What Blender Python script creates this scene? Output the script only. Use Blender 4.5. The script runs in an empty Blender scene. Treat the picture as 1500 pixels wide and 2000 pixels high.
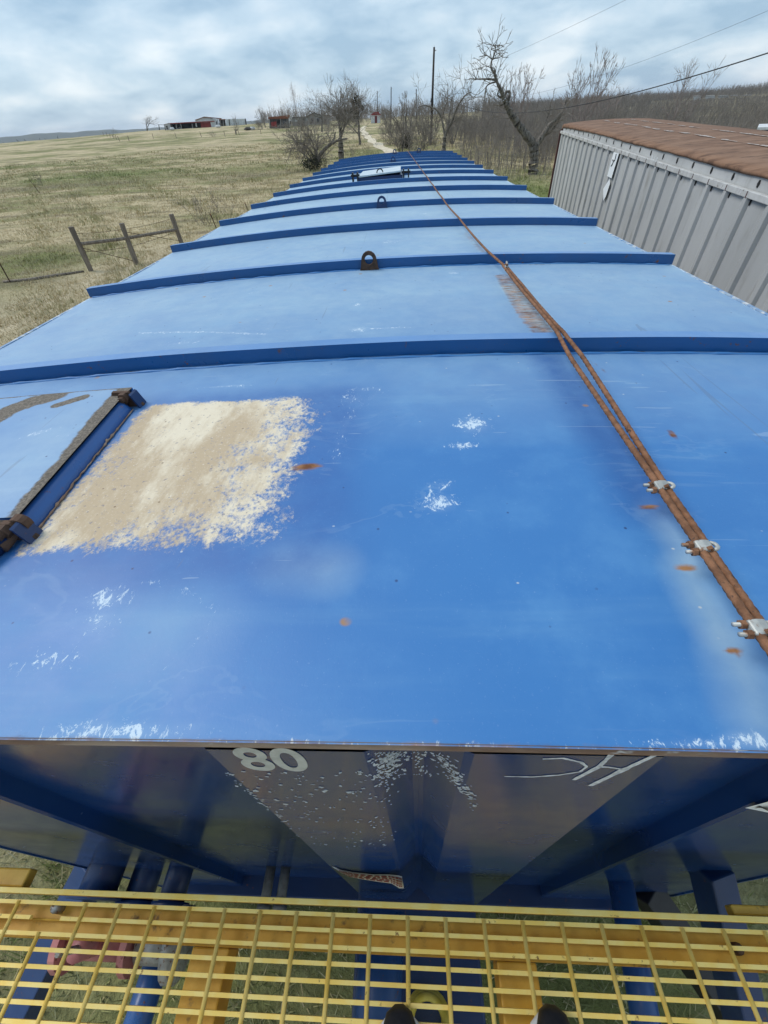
import bpy, math, random
import numpy as np
from math import sin, cos, pi, radians, degrees, atan2, hypot, sqrt
from mathutils import Matrix, Vector

random.seed(7); RNG = np.random.default_rng(11)
scene = bpy.context.scene
COL = scene.collection

# ------------------------------------------------------------------ camera
F = 800.0                                   # focal length in photo pixels (photo 1500 x 2000)
PYR = (0.7508310731, 0.0865170958, -0.0799886696)
HT = 3.04                                   # height of the rib ends above the ground
CL = np.array([0.1642012913, -1.0941101531, 0.4583390095 + HT])   # camera in the tank's frame
SP = 0.93537                                # rib spacing
UP = np.array([0.01043234, -0.0199641, 0.99974627]); UP /= np.linalg.norm(UP)
def axes(p, y, r):
    f = np.array([0, 1., 0]); u = np.array([0, 0, 1.]); rt = np.array([1., 0, 0])
    c, s = cos(y), sin(y); Rz = np.array([[c, -s, 0], [s, c, 0], [0, 0, 1]])
    f, rt = Rz @ f, Rz @ rt
    f2 = cos(p)*f - sin(p)*u; u2 = sin(p)*f + cos(p)*u
    return cos(r)*rt + sin(r)*u2, -sin(r)*rt + cos(r)*u2, f2
AX = axes(*PYR)
_Y = np.array([0, 1., 0]); _Y -= UP*(_Y @ UP); _Y /= np.linalg.norm(_Y)
M = np.stack([np.cross(_Y, UP), _Y, UP])    # tank frame -> world
AXW = [M @ a for a in AX]
CW = M @ CL
cam = bpy.data.cameras.new('camera'); camo = bpy.data.objects.new('camera', cam); COL.objects.link(camo)
cam.sensor_fit = 'HORIZONTAL'; cam.sensor_width = 36; cam.lens = 36*F/1500
cam.clip_start = 0.02; cam.clip_end = 12000
R = Matrix([[AXW[0][i], AXW[1][i], -AXW[2][i]] for i in range(3)]).to_4x4()
camo.matrix_world = Matrix.Translation(CW) @ R
scene.camera = camo
scene.render.resolution_x = 768; scene.render.resolution_y = 1024

# ------------------------------------------------------------------ sky, sun, exposure
SUN_EL, SUN_AZ = radians(50), radians(-68)   # azimuth from +Y towards +X
w = bpy.data.worlds.new('World'); scene.world = w; w.use_nodes = True
nt = w.node_tree; N = nt.nodes; L = nt.links
bg = N['Background']; bg.inputs[1].default_value = 0.1
sky = N.new('ShaderNodeTexSky'); sky.sky_type = 'NISHITA'; sky.sun_disc = False
sky.sun_elevation = SUN_EL; sky.sun_rotation = SUN_AZ
tc = N.new('ShaderNodeTexCoord'); sep = N.new('ShaderNodeSeparateXYZ'); L.new(tc.outputs['Generated'], sep.inputs[0])
def wmath(op, a, b=None):
    n = N.new('ShaderNodeMath'); n.operation = op
    for i, v in enumerate((a, b)):
        if v is None: continue
        if isinstance(v, (int, float)): n.inputs[i].default_value = v
        else: L.new(v, n.inputs[i])
    return n.outputs[0]
zz = wmath('ADD', wmath('MAXIMUM', sep.outputs[2], 0.0), 0.30)
cmb = N.new('ShaderNodeCombineXYZ')
L.new(wmath('DIVIDE', sep.outputs[0], zz), cmb.inputs[0]); L.new(wmath('DIVIDE', sep.outputs[1], zz), cmb.inputs[1])
def wnoise(scale, detail, rough, off):
    mp = N.new('ShaderNodeMapping'); mp.inputs[1].default_value = off; L.new(cmb.outputs[0], mp.inputs[0])
    n = N.new('ShaderNodeTexNoise'); n.inputs['Scale'].default_value = scale; n.inputs['Detail'].default_value = detail
    n.inputs['Roughness'].default_value = rough; n.inputs['Distortion'].default_value = 0.25; L.new(mp.outputs[0], n.inputs[0]); return n.outputs[0]
n1 = wnoise(1.5, 6, 0.5, (3.1, 1.7, 0)); n2 = wnoise(4.6, 5, 0.5, (8.2, 4.4, 2))
mixn = wmath('ADD', wmath('MULTIPLY', n1, 0.68), wmath('MULTIPLY', n2, 0.32))
rp_ = N.new('ShaderNodeValToRGB'); L.new(mixn, rp_.inputs[0])
cr = rp_.color_ramp; cr.elements[0].position = 0.40; cr.elements[0].color = (2.3, 3.4, 4.55, 1)
cr.elements[1].position = 0.62; cr.elements[1].color = (5.4, 6.0, 6.5, 1)
e = cr.elements.new(0.50); e.color = (3.5, 4.55, 5.5, 1)
mx = N.new('ShaderNodeMix'); mx.data_type = 'RGBA'; mx.inputs[0].default_value = 0.88
L.new(sky.outputs[0], mx.inputs[6]); L.new(rp_.outputs[0], mx.inputs[7]); L.new(mx.outputs[2], bg.inputs[0])
sl = bpy.data.lights.new('sun', 'SUN'); sl.energy = 1.5; sl.angle = radians(26); sl.color = (1, 0.96, 0.9)
so = bpy.data.objects.new('sun', sl); COL.objects.link(so)
sd = Vector((sin(SUN_AZ)*cos(SUN_EL), cos(SUN_AZ)*cos(SUN_EL), sin(SUN_EL)))
so.rotation_euler = sd.to_track_quat('Z', 'Y').to_euler(); so.location = (0, 0, 60)
vs = scene.view_settings; vs.view_transform = 'Standard'; vs.look = 'None'; vs.gamma = 1; vs.exposure = 0.68
scene.render.engine = 'CYCLES'

# ------------------------------------------------------------------ pixel helpers
def ray_l(x, y): return AX[2] + AX[0]*(x-750)/F - AX[1]*(y-1000)/F
def ray_w(x, y): return M @ ray_l(x, y)
def lz(x, y, z): d = ray_l(x, y); return CL + d*((z-CL[2])/d[2])
def ly(x, y, Y): d = ray_l(x, y); return CL + d*((Y-CL[1])/d[1])
CROWN = 0.05
def roofz(x): return HT - 0.035 + CROWN*(1-(np.asarray(x)/1.3)**2)
def onroof(x, y, dz=0.0):
    z = HT
    for _ in range(4): p = lz(x, y, z); z = float(roofz(p[0])) + dz
    return lz(x, y, z)
AZK = [-180, -90, -60, -37, -25, -14, -3, 5, 15, 40, 90, 180]; AZV = [0, .2, .5, .6, 1.0, .95, .20, .1, .1, .1, .1, 0]
RK = [0, 55, 110, 165, 250, 320, 420, 700, 1800, 5000, 9000]; RV = [0, 0, .42, 1.05, 2.75, 2.75, 2.0, -3, -25, -60, -60]
def H(x, y):
    x = np.asarray(x, float)-CW[0]; y = np.asarray(y, float)-CW[1]
    r = np.hypot(x, y); az = np.degrees(np.arctan2(x, y))
    h = np.interp(r, RK, RV)*np.where(r < 320, np.interp(az, AZK, AZV), np.interp(az, AZK, AZV)+(1-np.interp(az, AZK, AZV))*np.clip((r-320)/300, 0, 1))
    k = np.clip((r-360)/130, 0, 1); k = k*k*(3-2*k)
    ridge = np.interp(az, [-180, 10, 20, 26, 31, 40, 70, 120, 180], [0, 0, .4, .6, 1.6, 7, 12, 0, 0])
    h = h*(1-k*np.clip((az-5)/15, 0, 1)) + ridge*k
    h = h + .10*np.sin(x*.21+1.3)*np.sin(y*.17+.4)*np.clip((r-12)/20, 0, 1)
    return h
def gh(px, py):
    d = ray_w(px, py); d = d/np.linalg.norm(d); t = 1.0
    while t < 3000:
        p = CW + d*t
        if p[2] <= H(p[0], p[1]): break
        t += max(.05, t*.004)
    p = CW + d*t; return np.array([p[0], p[1], float(H(p[0], p[1]))])
def polar(px, py, r):                       # point on the ground at distance r in the direction of a pixel
    d = ray_w(px, py); k = r/hypot(d[0], d[1]); x, y = CW[0]+d[0]*k, CW[1]+d[1]*k
    return np.array([x, y, float(H(x, y))])
def atdist(px, py, r):                      # point on the pixel's ray at horizontal distance r
    d = ray_w(px, py); return CW + d*(r/hypot(d[0], d[1]))

# ------------------------------------------------------------------ mesh helpers
class MB:
    def __init__(s): s.v = []; s.f = []
    def add(s, vs_, fs):
        o = len(s.v); s.v += [tuple(map(float, v)) for v in vs_]; s.f += [tuple(i+o for i in f) for f in fs]; return s
    def box(s, a, b, rot=None, org=None):
        x0, y0, z0 = a; x1, y1, z1 = b
        vs_ = [(x0,y0,z0),(x1,y0,z0),(x1,y1,z0),(x0,y1,z0),(x0,y0,z1),(x1,y0,z1),(x1,y1,z1),(x0,y1,z1)]
        return s.add(vs_, [(0,3,2,1),(4,5,6,7),(0,1,5,4),(1,2,6,5),(2,3,7,6),(3,0,4,7)])
    def beam(s, p, q, w_, h_, up=(0,0,1)):
        p, q, up = map(np.array, (p, q, up)); d = q-p; d = d/np.linalg.norm(d)
        a = np.cross(d, up); a = a/np.linalg.norm(a); b = np.cross(a, d)
        vs_ = [pt + a*sx*w_/2 + b*sy*h_/2 for pt in (p, q) for sx, sy in ((-1,-1),(1,-1),(1,1),(-1,1))]
        return s.add(vs_, [(0,3,2,1),(4,5,6,7),(0,1,5,4),(1,2,6,5),(2,3,7,6),(3,0,4,7)])
    def tube(s, pts, rad, n=8, cap=True):
        pts = [np.array(p, float) for p in pts]; m = len(pts)
        rad = [rad]*m if isinstance(rad, (int, float)) else rad
        vs_ = []; a = None
        for i, p in enumerate(pts):
            d = pts[min(i+1, m-1)]-pts[max(i-1, 0)]; d = d/(np.linalg.norm(d)+1e-9)
            if a is None: a = np.cross(d, (0.31, .2, .93) if abs(d[2]) < .9 else (1, 0, 0))
            a = a-d*(a @ d); a = a/(np.linalg.norm(a)+1e-9); b = np.cross(d, a)
            vs_ += [p+(a*cos(2*pi*k/n)+b*sin(2*pi*k/n))*rad[i] for k in range(n)]
        fs = [(i*n+k, i*n+(k+1) % n, (i+1)*n+(k+1) % n, (i+1)*n+k) for i in range(m-1) for k in range(n)]
        if cap: fs += [tuple(range(n-1, -1, -1)), tuple((m-1)*n+k for k in range(n))]
        return s.add(vs_, fs)
    def prism(s, poly, axis_o, ax, ay, d):    # polygon (u,v) in plane ax,ay extruded by vector d
        o, ax, ay, d = map(np.array, (axis_o, ax, ay, d)); n = len(poly)
        vs_ = [o+ax*u+ay*v for u, v in poly]+[o+ax*u+ay*v+d for u, v in poly]
        return s.add(vs_, [tuple(range(n-1,-1,-1)), tuple(range(n, 2*n))]+[(i,(i+1)%n,n+(i+1)%n,n+i) for i in range(n)])
def raw(name, v, f, mat, smooth=False):
    me = bpy.data.meshes.new(name); me.from_pydata(v, [], f); me.update()
    if mat: me.materials.append(mat)
    if smooth: me.polygons.foreach_set('use_smooth', [True]*len(me.polygons))
    o = bpy.data.objects.new(name, me); COL.objects.link(o); return o
def fixn(o):
    import bmesh
    b = bmesh.new(); b.from_mesh(o.data); bmesh.ops.recalc_face_normals(b, faces=b.faces); b.to_mesh(o.data); b.free()
def build(name, mb, mat, parent=None, org=(0,0,0), smooth=False, bevel=0, label=None, kind=None):
    org = np.array(org); v = [tuple(np.array(p)-org) for p in mb.v]
    o = raw(name, v, mb.f, mat, smooth); fixn(o)
    if parent: o.parent = parent
    if bevel:
        m = o.modifiers.new('bevel', 'BEVEL'); m.width = bevel; m.segments = 2; m.limit_method = 'ANGLE'
    if label: o['label'] = label
    if kind: o['kind'] = kind
    return o
def tag(o, label, cat, group=None, kind=None):
    if label: o['label'] = label
    if cat: o['category'] = cat
    if group: o['group'] = group
    if kind: o['kind'] = kind
    return o
def empty(name, loc, label, cat, group=None, tank=False):
    o = bpy.data.objects.new(name, None); COL.objects.link(o); o.empty_display_size = .2
    loc = np.array(loc, float)
    if tank: o.matrix_world = Matrix.Translation(M @ loc) @ Matrix(M.tolist()).to_4x4()
    else: o.location = loc
    return tag(o, label, cat, group)
def segmesh(segs, sides=3):                  # segs: rows p(3) q(3) r0 r1
    S = np.asarray(segs, float); n = len(S); p, q = S[:, :3], S[:, 3:6]
    d = q-p; d /= np.linalg.norm(d, axis=1, keepdims=True)+1e-9
    ref = np.where(np.abs(d[:, 2:3]) < .9, np.array([[0, 0, 1.]]), np.array([[1., 0, 0]]))
    a = np.cross(d, ref); a /= np.linalg.norm(a, axis=1, keepdims=True); b = np.cross(d, a)
    V = []
    for P_, r in ((p, S[:, 6:7]), (q, S[:, 7:8])):
        for k in range(sides):
            t = 2*pi*k/sides; V.append(P_+(a*cos(t)+b*sin(t))*r)
    V = np.stack(V, 1).reshape(-1, 3); base = np.arange(n)[:, None]*2*sides
    Fs = np.concatenate([base+np.array([k, (k+1) % sides, sides+(k+1) % sides, sides+k]) for k in range(sides)], 0)
    return V, Fs
def npobj(name, V, Fs, mat, attr=None, smooth=False):
    me = bpy.data.meshes.new(name); k = Fs.shape[1]
    me.vertices.add(len(V)); me.vertices.foreach_set('co', V.astype(np.float32).ravel())
    me.loops.add(Fs.size); me.loops.foreach_set('vertex_index', Fs.astype(np.int32).ravel())
    me.polygons.add(len(Fs)); me.polygons.foreach_set('loop_start', np.arange(len(Fs), dtype=np.int32)*k)
    me.polygons.foreach_set('loop_total', np.full(len(Fs), k, np.int32)); me.update(calc_edges=True); me.validate()
    if smooth: me.polygons.foreach_set('use_smooth', np.ones(len(Fs), bool))
    for nm, arr in (attr or {}).items():
        at = me.attributes.new(nm, 'FLOAT', 'POINT'); at.data.foreach_set('value', arr.astype(np.float32).ravel())
    if mat: me.materials.append(mat)
    o = bpy.data.objects.new(name, me); COL.objects.link(o); return o

# ------------------------------------------------------------------ materials
class NT:
    def __init__(s, name):
        s.m = bpy.data.materials.new(name); s.m.use_nodes = True; s.t = s.m.node_tree; s.n = s.t.nodes; s.l = s.t.links
        s.b = s.n['Principled BSDF']; s.tc = s.n.new('ShaderNodeTexCoord')
    def link(s, v, inp):
        if isinstance(v, (int, float)): inp.default_value = v
        elif isinstance(v, (tuple, list)): inp.default_value = tuple(v)+((1,) if len(v) == 3 and len(inp.default_value) == 4 else ())
        else: s.l.new(v, inp)
    def math(s, op, a, b=0.0, clamp=False):
        n = s.n.new('ShaderNodeMath'); n.operation = op; n.use_clamp = clamp
        s.link(a, n.inputs[0]); s.link(b, n.inputs[1]); return n.outputs[0]
    def noise(s, scale, detail=4, rough=.55, stretch=None, dist=0, off=(0,0,0), coord='Object'):
        mp = s.n.new('ShaderNodeMapping'); s.l.new(s.tc.outputs[coord], mp.inputs[0]); mp.inputs[1].default_value = off
        if stretch: mp.inputs[3].default_value = stretch
        n = s.n.new('ShaderNodeTexNoise'); n.inputs['Scale'].default_value = scale; n.inputs['Detail'].default_value = detail
        n.inputs['Roughness'].default_value = rough; n.inputs['Distortion'].default_value = dist
        s.l.new(mp.outputs[0], n.inputs[0]); return n.outputs[0]
    def vor(s, scale, stretch=None, out=0, rand=1.0):
        mp = s.n.new('ShaderNodeMapping'); s.l.new(s.tc.outputs['Object'], mp.inputs[0])
        if stretch: mp.inputs[3].default_value = stretch
        n = s.n.new('ShaderNodeTexVoronoi'); n.inputs['Scale'].default_value = scale; n.inputs['Randomness'].default_value = rand
        s.l.new(mp.outputs[0], n.inputs[0]); return n.outputs[out]
    def mr(s, v, a, b, c=0., d=1.):
        n = s.n.new('ShaderNodeMapRange'); n.interpolation_type = 'SMOOTHSTEP'; s.link(v, n.inputs[0])
        for i, x in enumerate((a, b, c, d)): n.inputs[i+1].default_value = x
        return n.outputs[0]
    def mix(s, f, a, b):
        n = s.n.new('ShaderNodeMix'); n.data_type = 'RGBA'; s.link(f, n.inputs[0]); s.link(a, n.inputs[6]); s.link(b, n.inputs[7]); return n.outputs[2]
    def fmix(s, f, a, b):
        n = s.n.new('ShaderNodeMix'); n.data_type = 'FLOAT'; s.link(f, n.inputs[0]); s.link(a, n.inputs[2]); s.link(b, n.inputs[3]); return n.outputs[0]
    def attr(s, name):
        n = s.n.new('ShaderNodeAttribute'); n.attribute_name = name; return n.outputs['Fac']
    def bump(s, h, strength=.3, dist=.01):
        n = s.n.new('ShaderNodeBump'); n.inputs['Strength'].default_value = strength; n.inputs['Distance'].default_value = dist
        s.link(h, n.inputs['Height']); s.l.new(n.outputs[0], s.b.inputs['Normal'])
    def out(s, col, rough=.6, metal=0., spec=.5):
        s.link(col, s.b.inputs['Base Color']); s.link(rough, s.b.inputs['Roughness']); s.link(metal, s.b.inputs['Metallic'])
        s.link(spec, s.b.inputs['Specular IOR Level']); return s.m
def pm(name, c1, c2, scale=6, rough=.7, bump=.15, bd=.01, stretch=None, metal=0., spec=.4, c3=None, s3=40, t3=(.62, .7)):
    t = NT(name); n = t.noise(scale, 6, .6, stretch); c = t.mix(t.mr(n, .35, .65), c1, c2)
    if c3: c = t.mix(t.mr(t.noise(s3, 4, .6, stretch, off=(5, 3, 1)), *t3), c, c3)
    if bump: t.bump(t.noise(scale*5, 5, .65, stretch), bump, bd)
    return t.out(c, rough, metal, spec)
BLUE = (.030, .152, .40); BLUE2 = (.040, .178, .435); RUST = (.16, .055, .018)
def paint(name, base, base2, rough=.3, wear=(.62, .72), rust=RUST, chips=(.5,.5,.5)):
    t = NT(name); c = t.mix(t.mr(t.noise(3, 5), .3, .7), base, base2)
    c = t.mix(t.mr(t.noise(38, 5, .7), *wear), c, rust)
    c = t.mix(t.math('MULTIPLY', t.mr(t.noise(3, 6, .6, (1,1,.15), off=(9,0,0)), .5, .75), .14), c, (.13, .11, .10))
    t.bump(t.noise(120, 3), .06, .002)
    return t.out(c, t.mr(t.noise(9, 4), .3, .8, rough*.8, rough*1.5), 0, .5)
def roof_material():
    t = NT('roof_paint')
    P, Rr, W_, Hz, D = (t.attr(k) for k in ('patch', 'rust', 'white', 'haze', 'dirt'))
    big = t.noise(1.3, 6, .6); mid = t.noise(7, 6, .65); fine = t.noise(55, 6, .7); vf = t.noise(210, 4, .7)
    c = t.mix(t.mr(big, .3, .7), BLUE, BLUE2)
    c = t.mix(t.math('MULTIPLY', t.mr(mid, .42, .75), .55), c, (.08, .245, .49))
    streak = t.noise(6, 5, .7, (.12, 1, 1), off=(2, 7, 0))
    c = t.mix(t.math('MULTIPLY', t.mr(streak, .48, .8), .42), c, (.15, .32, .50))
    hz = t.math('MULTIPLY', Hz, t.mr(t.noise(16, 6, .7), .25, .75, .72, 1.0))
    c = t.mix(t.math('MULTIPLY', hz, .85), c, (.41, .54, .59))  # chalky stains, plus the sky sheen painted in along the roof
    c = t.mix(t.math('MULTIPLY', t.attr('deep'), t.mr(t.noise(12, 5, .7), .2, .7, .5, 1.0)), c, (.020, .096, .315))
    # specks: dark pits, pale pits, small rust dots
    v1 = t.vor(26); c = t.mix(t.math('MULTIPLY', t.mr(v1, .03, .08, 1, 0), t.mr(t.noise(9, 3, off=(4,4,4)), .46, .56)), c, (.015, .045, .15))
    v2 = t.vor(19, (1, 1.3, 1)); c = t.mix(t.math('MULTIPLY', t.mr(v2, .02, .06, 1, 0), t.mr(t.noise(6, 3, off=(1,2,4)), .47, .55)), c, (.42, .47, .52))
    v3 = t.vor(7.5, (1, 1.2, 1)); c = t.mix(t.math('MULTIPLY', t.mr(v3, .035, .075, 1, 0), t.mr(t.noise(5, 3, off=(7,2,4)), .46, .54)), c, (.30, .17, .09))
    sc = t.mr(t.noise(14, 3, .5, (.10, 2.2, 1), dist=2.0, off=(1, 1, 5)), .715, .725); c = t.mix(t.math('MULTIPLY', sc, .25), c, (.40, .50, .60))
    sc2 = t.mr(t.noise(11, 3, .5, (2.4, .12, 1), dist=1.5, off=(8, 3, 5)), .72, .73); c = t.mix(t.math('MULTIPLY', sc2, .35), c, (.10, .14, .22))
    td = t.mr(t.math('ABSOLUTE', t.math('SUBTRACT', t.noise(3.1, 5, .6, (.7, 1.2, 1), dist=.8, off=(4, 2, 0)), .5)), .003, .011, 1, 0); c = t.mix(t.math('MULTIPLY', td, t.mr(t.noise(5, 3, off=(6, 6, 1)), .4, .65, 0, .07)), c, (.42, .54, .62))
    gr = t.mr(t.noise(260, 3, .8), .62, .74); c = t.mix(t.math('MULTIPLY', gr, .35), c, (.22, .35, .55))
    # white scuffs
    wn = t.noise(120, 6, .78, (1.0, .6, 1), dist=.9)
    wn2 = t.math('ADD', t.math('MULTIPLY', wn, .35), t.math('MULTIPLY', t.noise(48, 6, .8, (1, .55, 1), dist=1.6), .65))
    wf = t.math('MULTIPLY', t.mr(t.math('ADD', wn2, t.math('MULTIPLY', W_, .17)), .60, .66), t.mr(W_, .02, .25))
    wf = t.math('MAXIMUM', wf, t.math('MULTIPLY', t.mr(W_, .2, 1.0), .16))
    c = t.mix(t.math('MULTIPLY', wf, .85), c, (.58, .68, .75))
    # primer patch
    pn = t.math('ADD', t.math('MULTIPLY', t.noise(150, 6, .8, (1, .7, 1)), .5), t.math('MULTIPLY', t.noise(24, 7, .75, dist=.5), .5))
    pf = t.mr(t.math('ADD', P, pn), .93, 1.08)
    tan = t.mix(t.mr(t.noise(5, 7, .7, (1.6, .6, 1)), .40, .60), (.46, .36, .24), (.68, .60, .46))
    tan = t.mix(t.math('MULTIPLY', t.mr(vf, .56, .74), .6), tan, (.78, .73, .63)); tan = t.mix(t.math('MULTIPLY', t.mr(t.noise(420, 3, .8, off=(2, 2, 2)), .56, .70), .22), tan, (.36, .28, .20))
    tan = t.mix(t.math('MULTIPLY', t.mr(t.noise(95, 4, .7, off=(3,1,0)), .60, .68), .8), tan, (.20, .19, .22))
    tan = t.mix(t.mr(t.vor(34), .05, .09, .7, 0), tan, (.12, .07, .04))
    c = t.mix(pf, c, tan)
    # dirt and rust
    df = t.mr(t.math('ADD', D, t.math('MULTIPLY', t.math('SUBTRACT', t.noise(30, 6, .7), .5), .7)), .42, .62)
    dc = t.mix(t.mr(vf, .4, .65), (.085, .072, .06), (.20, .17, .135)); c = t.mix(df, c, dc)
    rn = t.noise(45, 5, .7, (.5, 1.5, 1)); rf = t.mr(t.math('ADD', Rr, t.math('MULTIPLY', t.math('SUBTRACT', rn, .5), 1.0)), .32, .88)
    rc = t.mix(t.mr(t.noise(25, 4), .4, .65), (.13, .045, .015), (.33, .16, .065)); c = t.mix(rf, c, rc)
    rough = t.mr(mid, .3, .75, .46, .60)
    any_ = t.math('MAXIMUM', t.math('MAXIMUM', pf, rf), t.math('MAXIMUM', df, t.math('MULTIPLY', wf, .6)))
    rough = t.fmix(any_, rough, .88)
    hgt = t.math('ADD', t.math('MULTIPLY', vf, .5), t.math('MULTIPLY', t.math('MAXIMUM', wf, t.math('MULTIPLY', pf, t.mr(fine, .3, .7))), 1.2))
    hgt = t.math('ADD', hgt, t.math('MULTIPLY', t.noise(2.2, 3), 2.0))
    t.bump(hgt, .14, .0022)
    return t.out(c, rough, 0, .5)
M_roof = roof_material()
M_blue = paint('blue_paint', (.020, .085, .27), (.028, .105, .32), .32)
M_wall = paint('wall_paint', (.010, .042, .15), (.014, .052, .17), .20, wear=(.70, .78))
M_dblue = paint('dark_blue_paint', (.008, .03, .10), (.012, .04, .13), .35)
M_black = pm('black_steel', (.012, .013, .016), (.022, .022, .025), 8, .5)
M_rust = pm('rusty_steel', (.14, .065, .033), (.25, .12, .062), 60, .85, .5, .003, c3=(.045, .03, .025), s3=90)
M_dkrust = pm('brown_rusted_steel', (.055, .032, .022), (.10, .055, .035), 40, .85, .4, .003, c3=(.02, .016, .015))
M_edge = pm('worn_edge', (.17, .10, .065), (.30, .22, .16), 30, .8, .4, .003, (.3, 1, 1), c3=(.5, .5, .48), s3=50)
M_sedge = pm('scuffed_blue_edge', (.10, .22, .42), (.30, .38, .46), 20, .6, .2, .003, c3=(.55, .56, .56), s3=30, t3=(.5, .6))
M_galv = pm('galvanised_steel', (.30, .31, .30), (.44, .45, .43), 40, .5, .2, .002, metal=.3, c3=(.20, .11, .065), s3=60, t3=(.55, .66))
M_greymetal = pm('grey_metal', (.10, .105, .10), (.17, .175, .17), 30, .5)
M_white = pm('white_paint', (.62, .62, .60), (.74, .74, .72), 12, .6, .1, .003)
M_chalk = pm('chalk', (.45, .47, .50), (.72, .74, .76), 90, .95, .3, .002)
M_num = pm('number_paint', (.42, .43, .40), (.52, .53, .50), 60, .8, .1, .002, c3=(.06, .07, .11), s3=130, t3=(.66, .72))
M_flake = pm('bare_flake', (.40, .46, .53), (.66, .70, .74), 60, .6, 0)
M_paper = pm('paper', (.72, .76, .78), (.80, .82, .82), 5, .7, 0)
M_palelid = pm('pale_blue_lid', (.44, .52, .58), (.55, .62, .67), 9, .5, .1, .003)
M_ink = pm('ink', (.03, .03, .035), (.05, .05, .055), 20, .6, 0)
M_red = pm('red_print', (.32, .05, .035), (.42, .08, .05), 50, .6, 0)
M_yel = pm('yellow_paint', (.95, .64, .13), (.96, .73, .23), 18, .5, .15, .002, c3=(.26, .14, .04), s3=55, t3=(.64, .74))
M_yel2 = pm('dirty_yellow_paint', (.62, .35, .04), (.72, .44, .07), 14, .5, .15, .003, c3=(.14, .09, .035), s3=26, t3=(.58, .76))
M_pink = pm('faded_red_paint', (.42, .16, .16), (.50, .22, .21), 14, .5, .1, .003, c3=(.16, .06, .05), s3=40)
M_rubber = pm('black_rubber', (.016, .016, .018), (.026, .026, .028), 30, .65, .2, .002)
M_leather = pm('black_leather', (.013, .013, .015), (.022, .021, .022), 60, .5, .25, .002)
M_hose = pm('yellow_hose_rubber', (.60, .46, .05), (.68, .56, .12), 20, .5, .1, .003)
M_vanwall = pm('aluminium_sheet', (.385, .39, .385), (.46, .465, .46), 1.5, .5, .08, .004, (1, 1, .3), metal=.0, c3=(.30, .295, .28), s3=6, t3=(.52, .75))
M_vanrail = pm('aluminium_rail', (.42, .42, .41), (.53, .53, .52), 6, .5, .2, .003, metal=0., c3=(.14, .11, .09), s3=25)
M_vanrust = pm('rust_brown_roof', (.165, .088, .052), (.24, .14, .088), 3.0, .95, .12, .004, (.5, 1, 1), c3=(.11, .06, .038), s3=7, t3=(.5, .66))
M_vandark = pm('rusted_frame', (.06, .02, .018), (.10, .035, .028), 8, .8)
M_wood = pm('weathered_wood', (.13, .108, .088), (.25, .21, .17), 14, .9, .8, .02, (1, 1, .1), c3=(.035, .028, .024), s3=30)
M_pole = pm('creosoted_pole', (.022, .017, .014), (.042, .033, .027), 10, .85, .4, .01, (1, 1, .1))
M_bark = pm('grey_bark', (.12, .104, .088), (.22, .195, .165), 9, .95, .9, .03, (1, 1, .35), c3=(.035, .03, .026), s3=14, t3=(.5, .65))
M_twig = pm('bare_twigs', (.17, .148, .125), (.245, .21, .178), 2, .95, 0)
M_twigp = pm('pale_twigs', (.24, .19, .17), (.31, .255, .225), 2, .95, 0)
M_brush = pm('grey_brush', (.175, .153, .135), (.28, .245, .212), .25, .95, 0, c3=(.135, .122, .092), s3=.12)
M_bushg = pm('dark_evergreen', (.020, .024, .012), (.038, .042, .022), 6, .9, 0)
M_oakleaf = pm('dead_leaf', (.085, .06, .035), (.12, .09, .05), 6, .9, 0)
M_wire = pm('wire', (.012, .011, .014), (.02, .018, .02), 10, .6, 0)
M_wireg = pm('thin_wire', (.10, .11, .13), (.13, .14, .16), 10, .5, 0)
M_tin = pm('rusty_tin', (.16, .055, .030), (.25, .10, .05), 1.2, .85, .3, .02, c3=(.12, .05, .035), s3=3)
M_barnwhite = pm('barn_white', (.52, .53, .54), (.64, .65, .66), 1.2, .75, .1, .01)
M_barnred = pm('barn_red', (.19, .025, .022), (.26, .04, .032), 1.5, .8, .2, .01)
M_barnroof = pm('pale_tin_roof', (.40, .38, .37), (.52, .50, .49), .8, .6, .1, .01)
M_oldwood = pm('old_boards', (.055, .048, .042), (.10, .09, .08), 3, .95, .3, .02, (1, 1, .2))
M_greywood = pm('pale_boards', (.20, .195, .185), (.32, .31, .30), 2, .9, .3, .02, (1, 1, .2))
M_dark = pm('dark_void', (.012, .012, .013), (.02, .02, .02), 3, .9, 0)
M_glass = pm('window_glass', (.03, .035, .04), (.05, .055, .06), 3, .08, 0, spec=.6)
M_door = pm('red_door', (.11, .02, .022), (.16, .03, .03), 3, .7, .1)
M_road = pm('pale_dirt', (.55, .47, .34), (.68, .60, .46), .9, .95, .3, .03, c3=(.30, .26, .17), s3=2.2, t3=(.52, .68))

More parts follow.
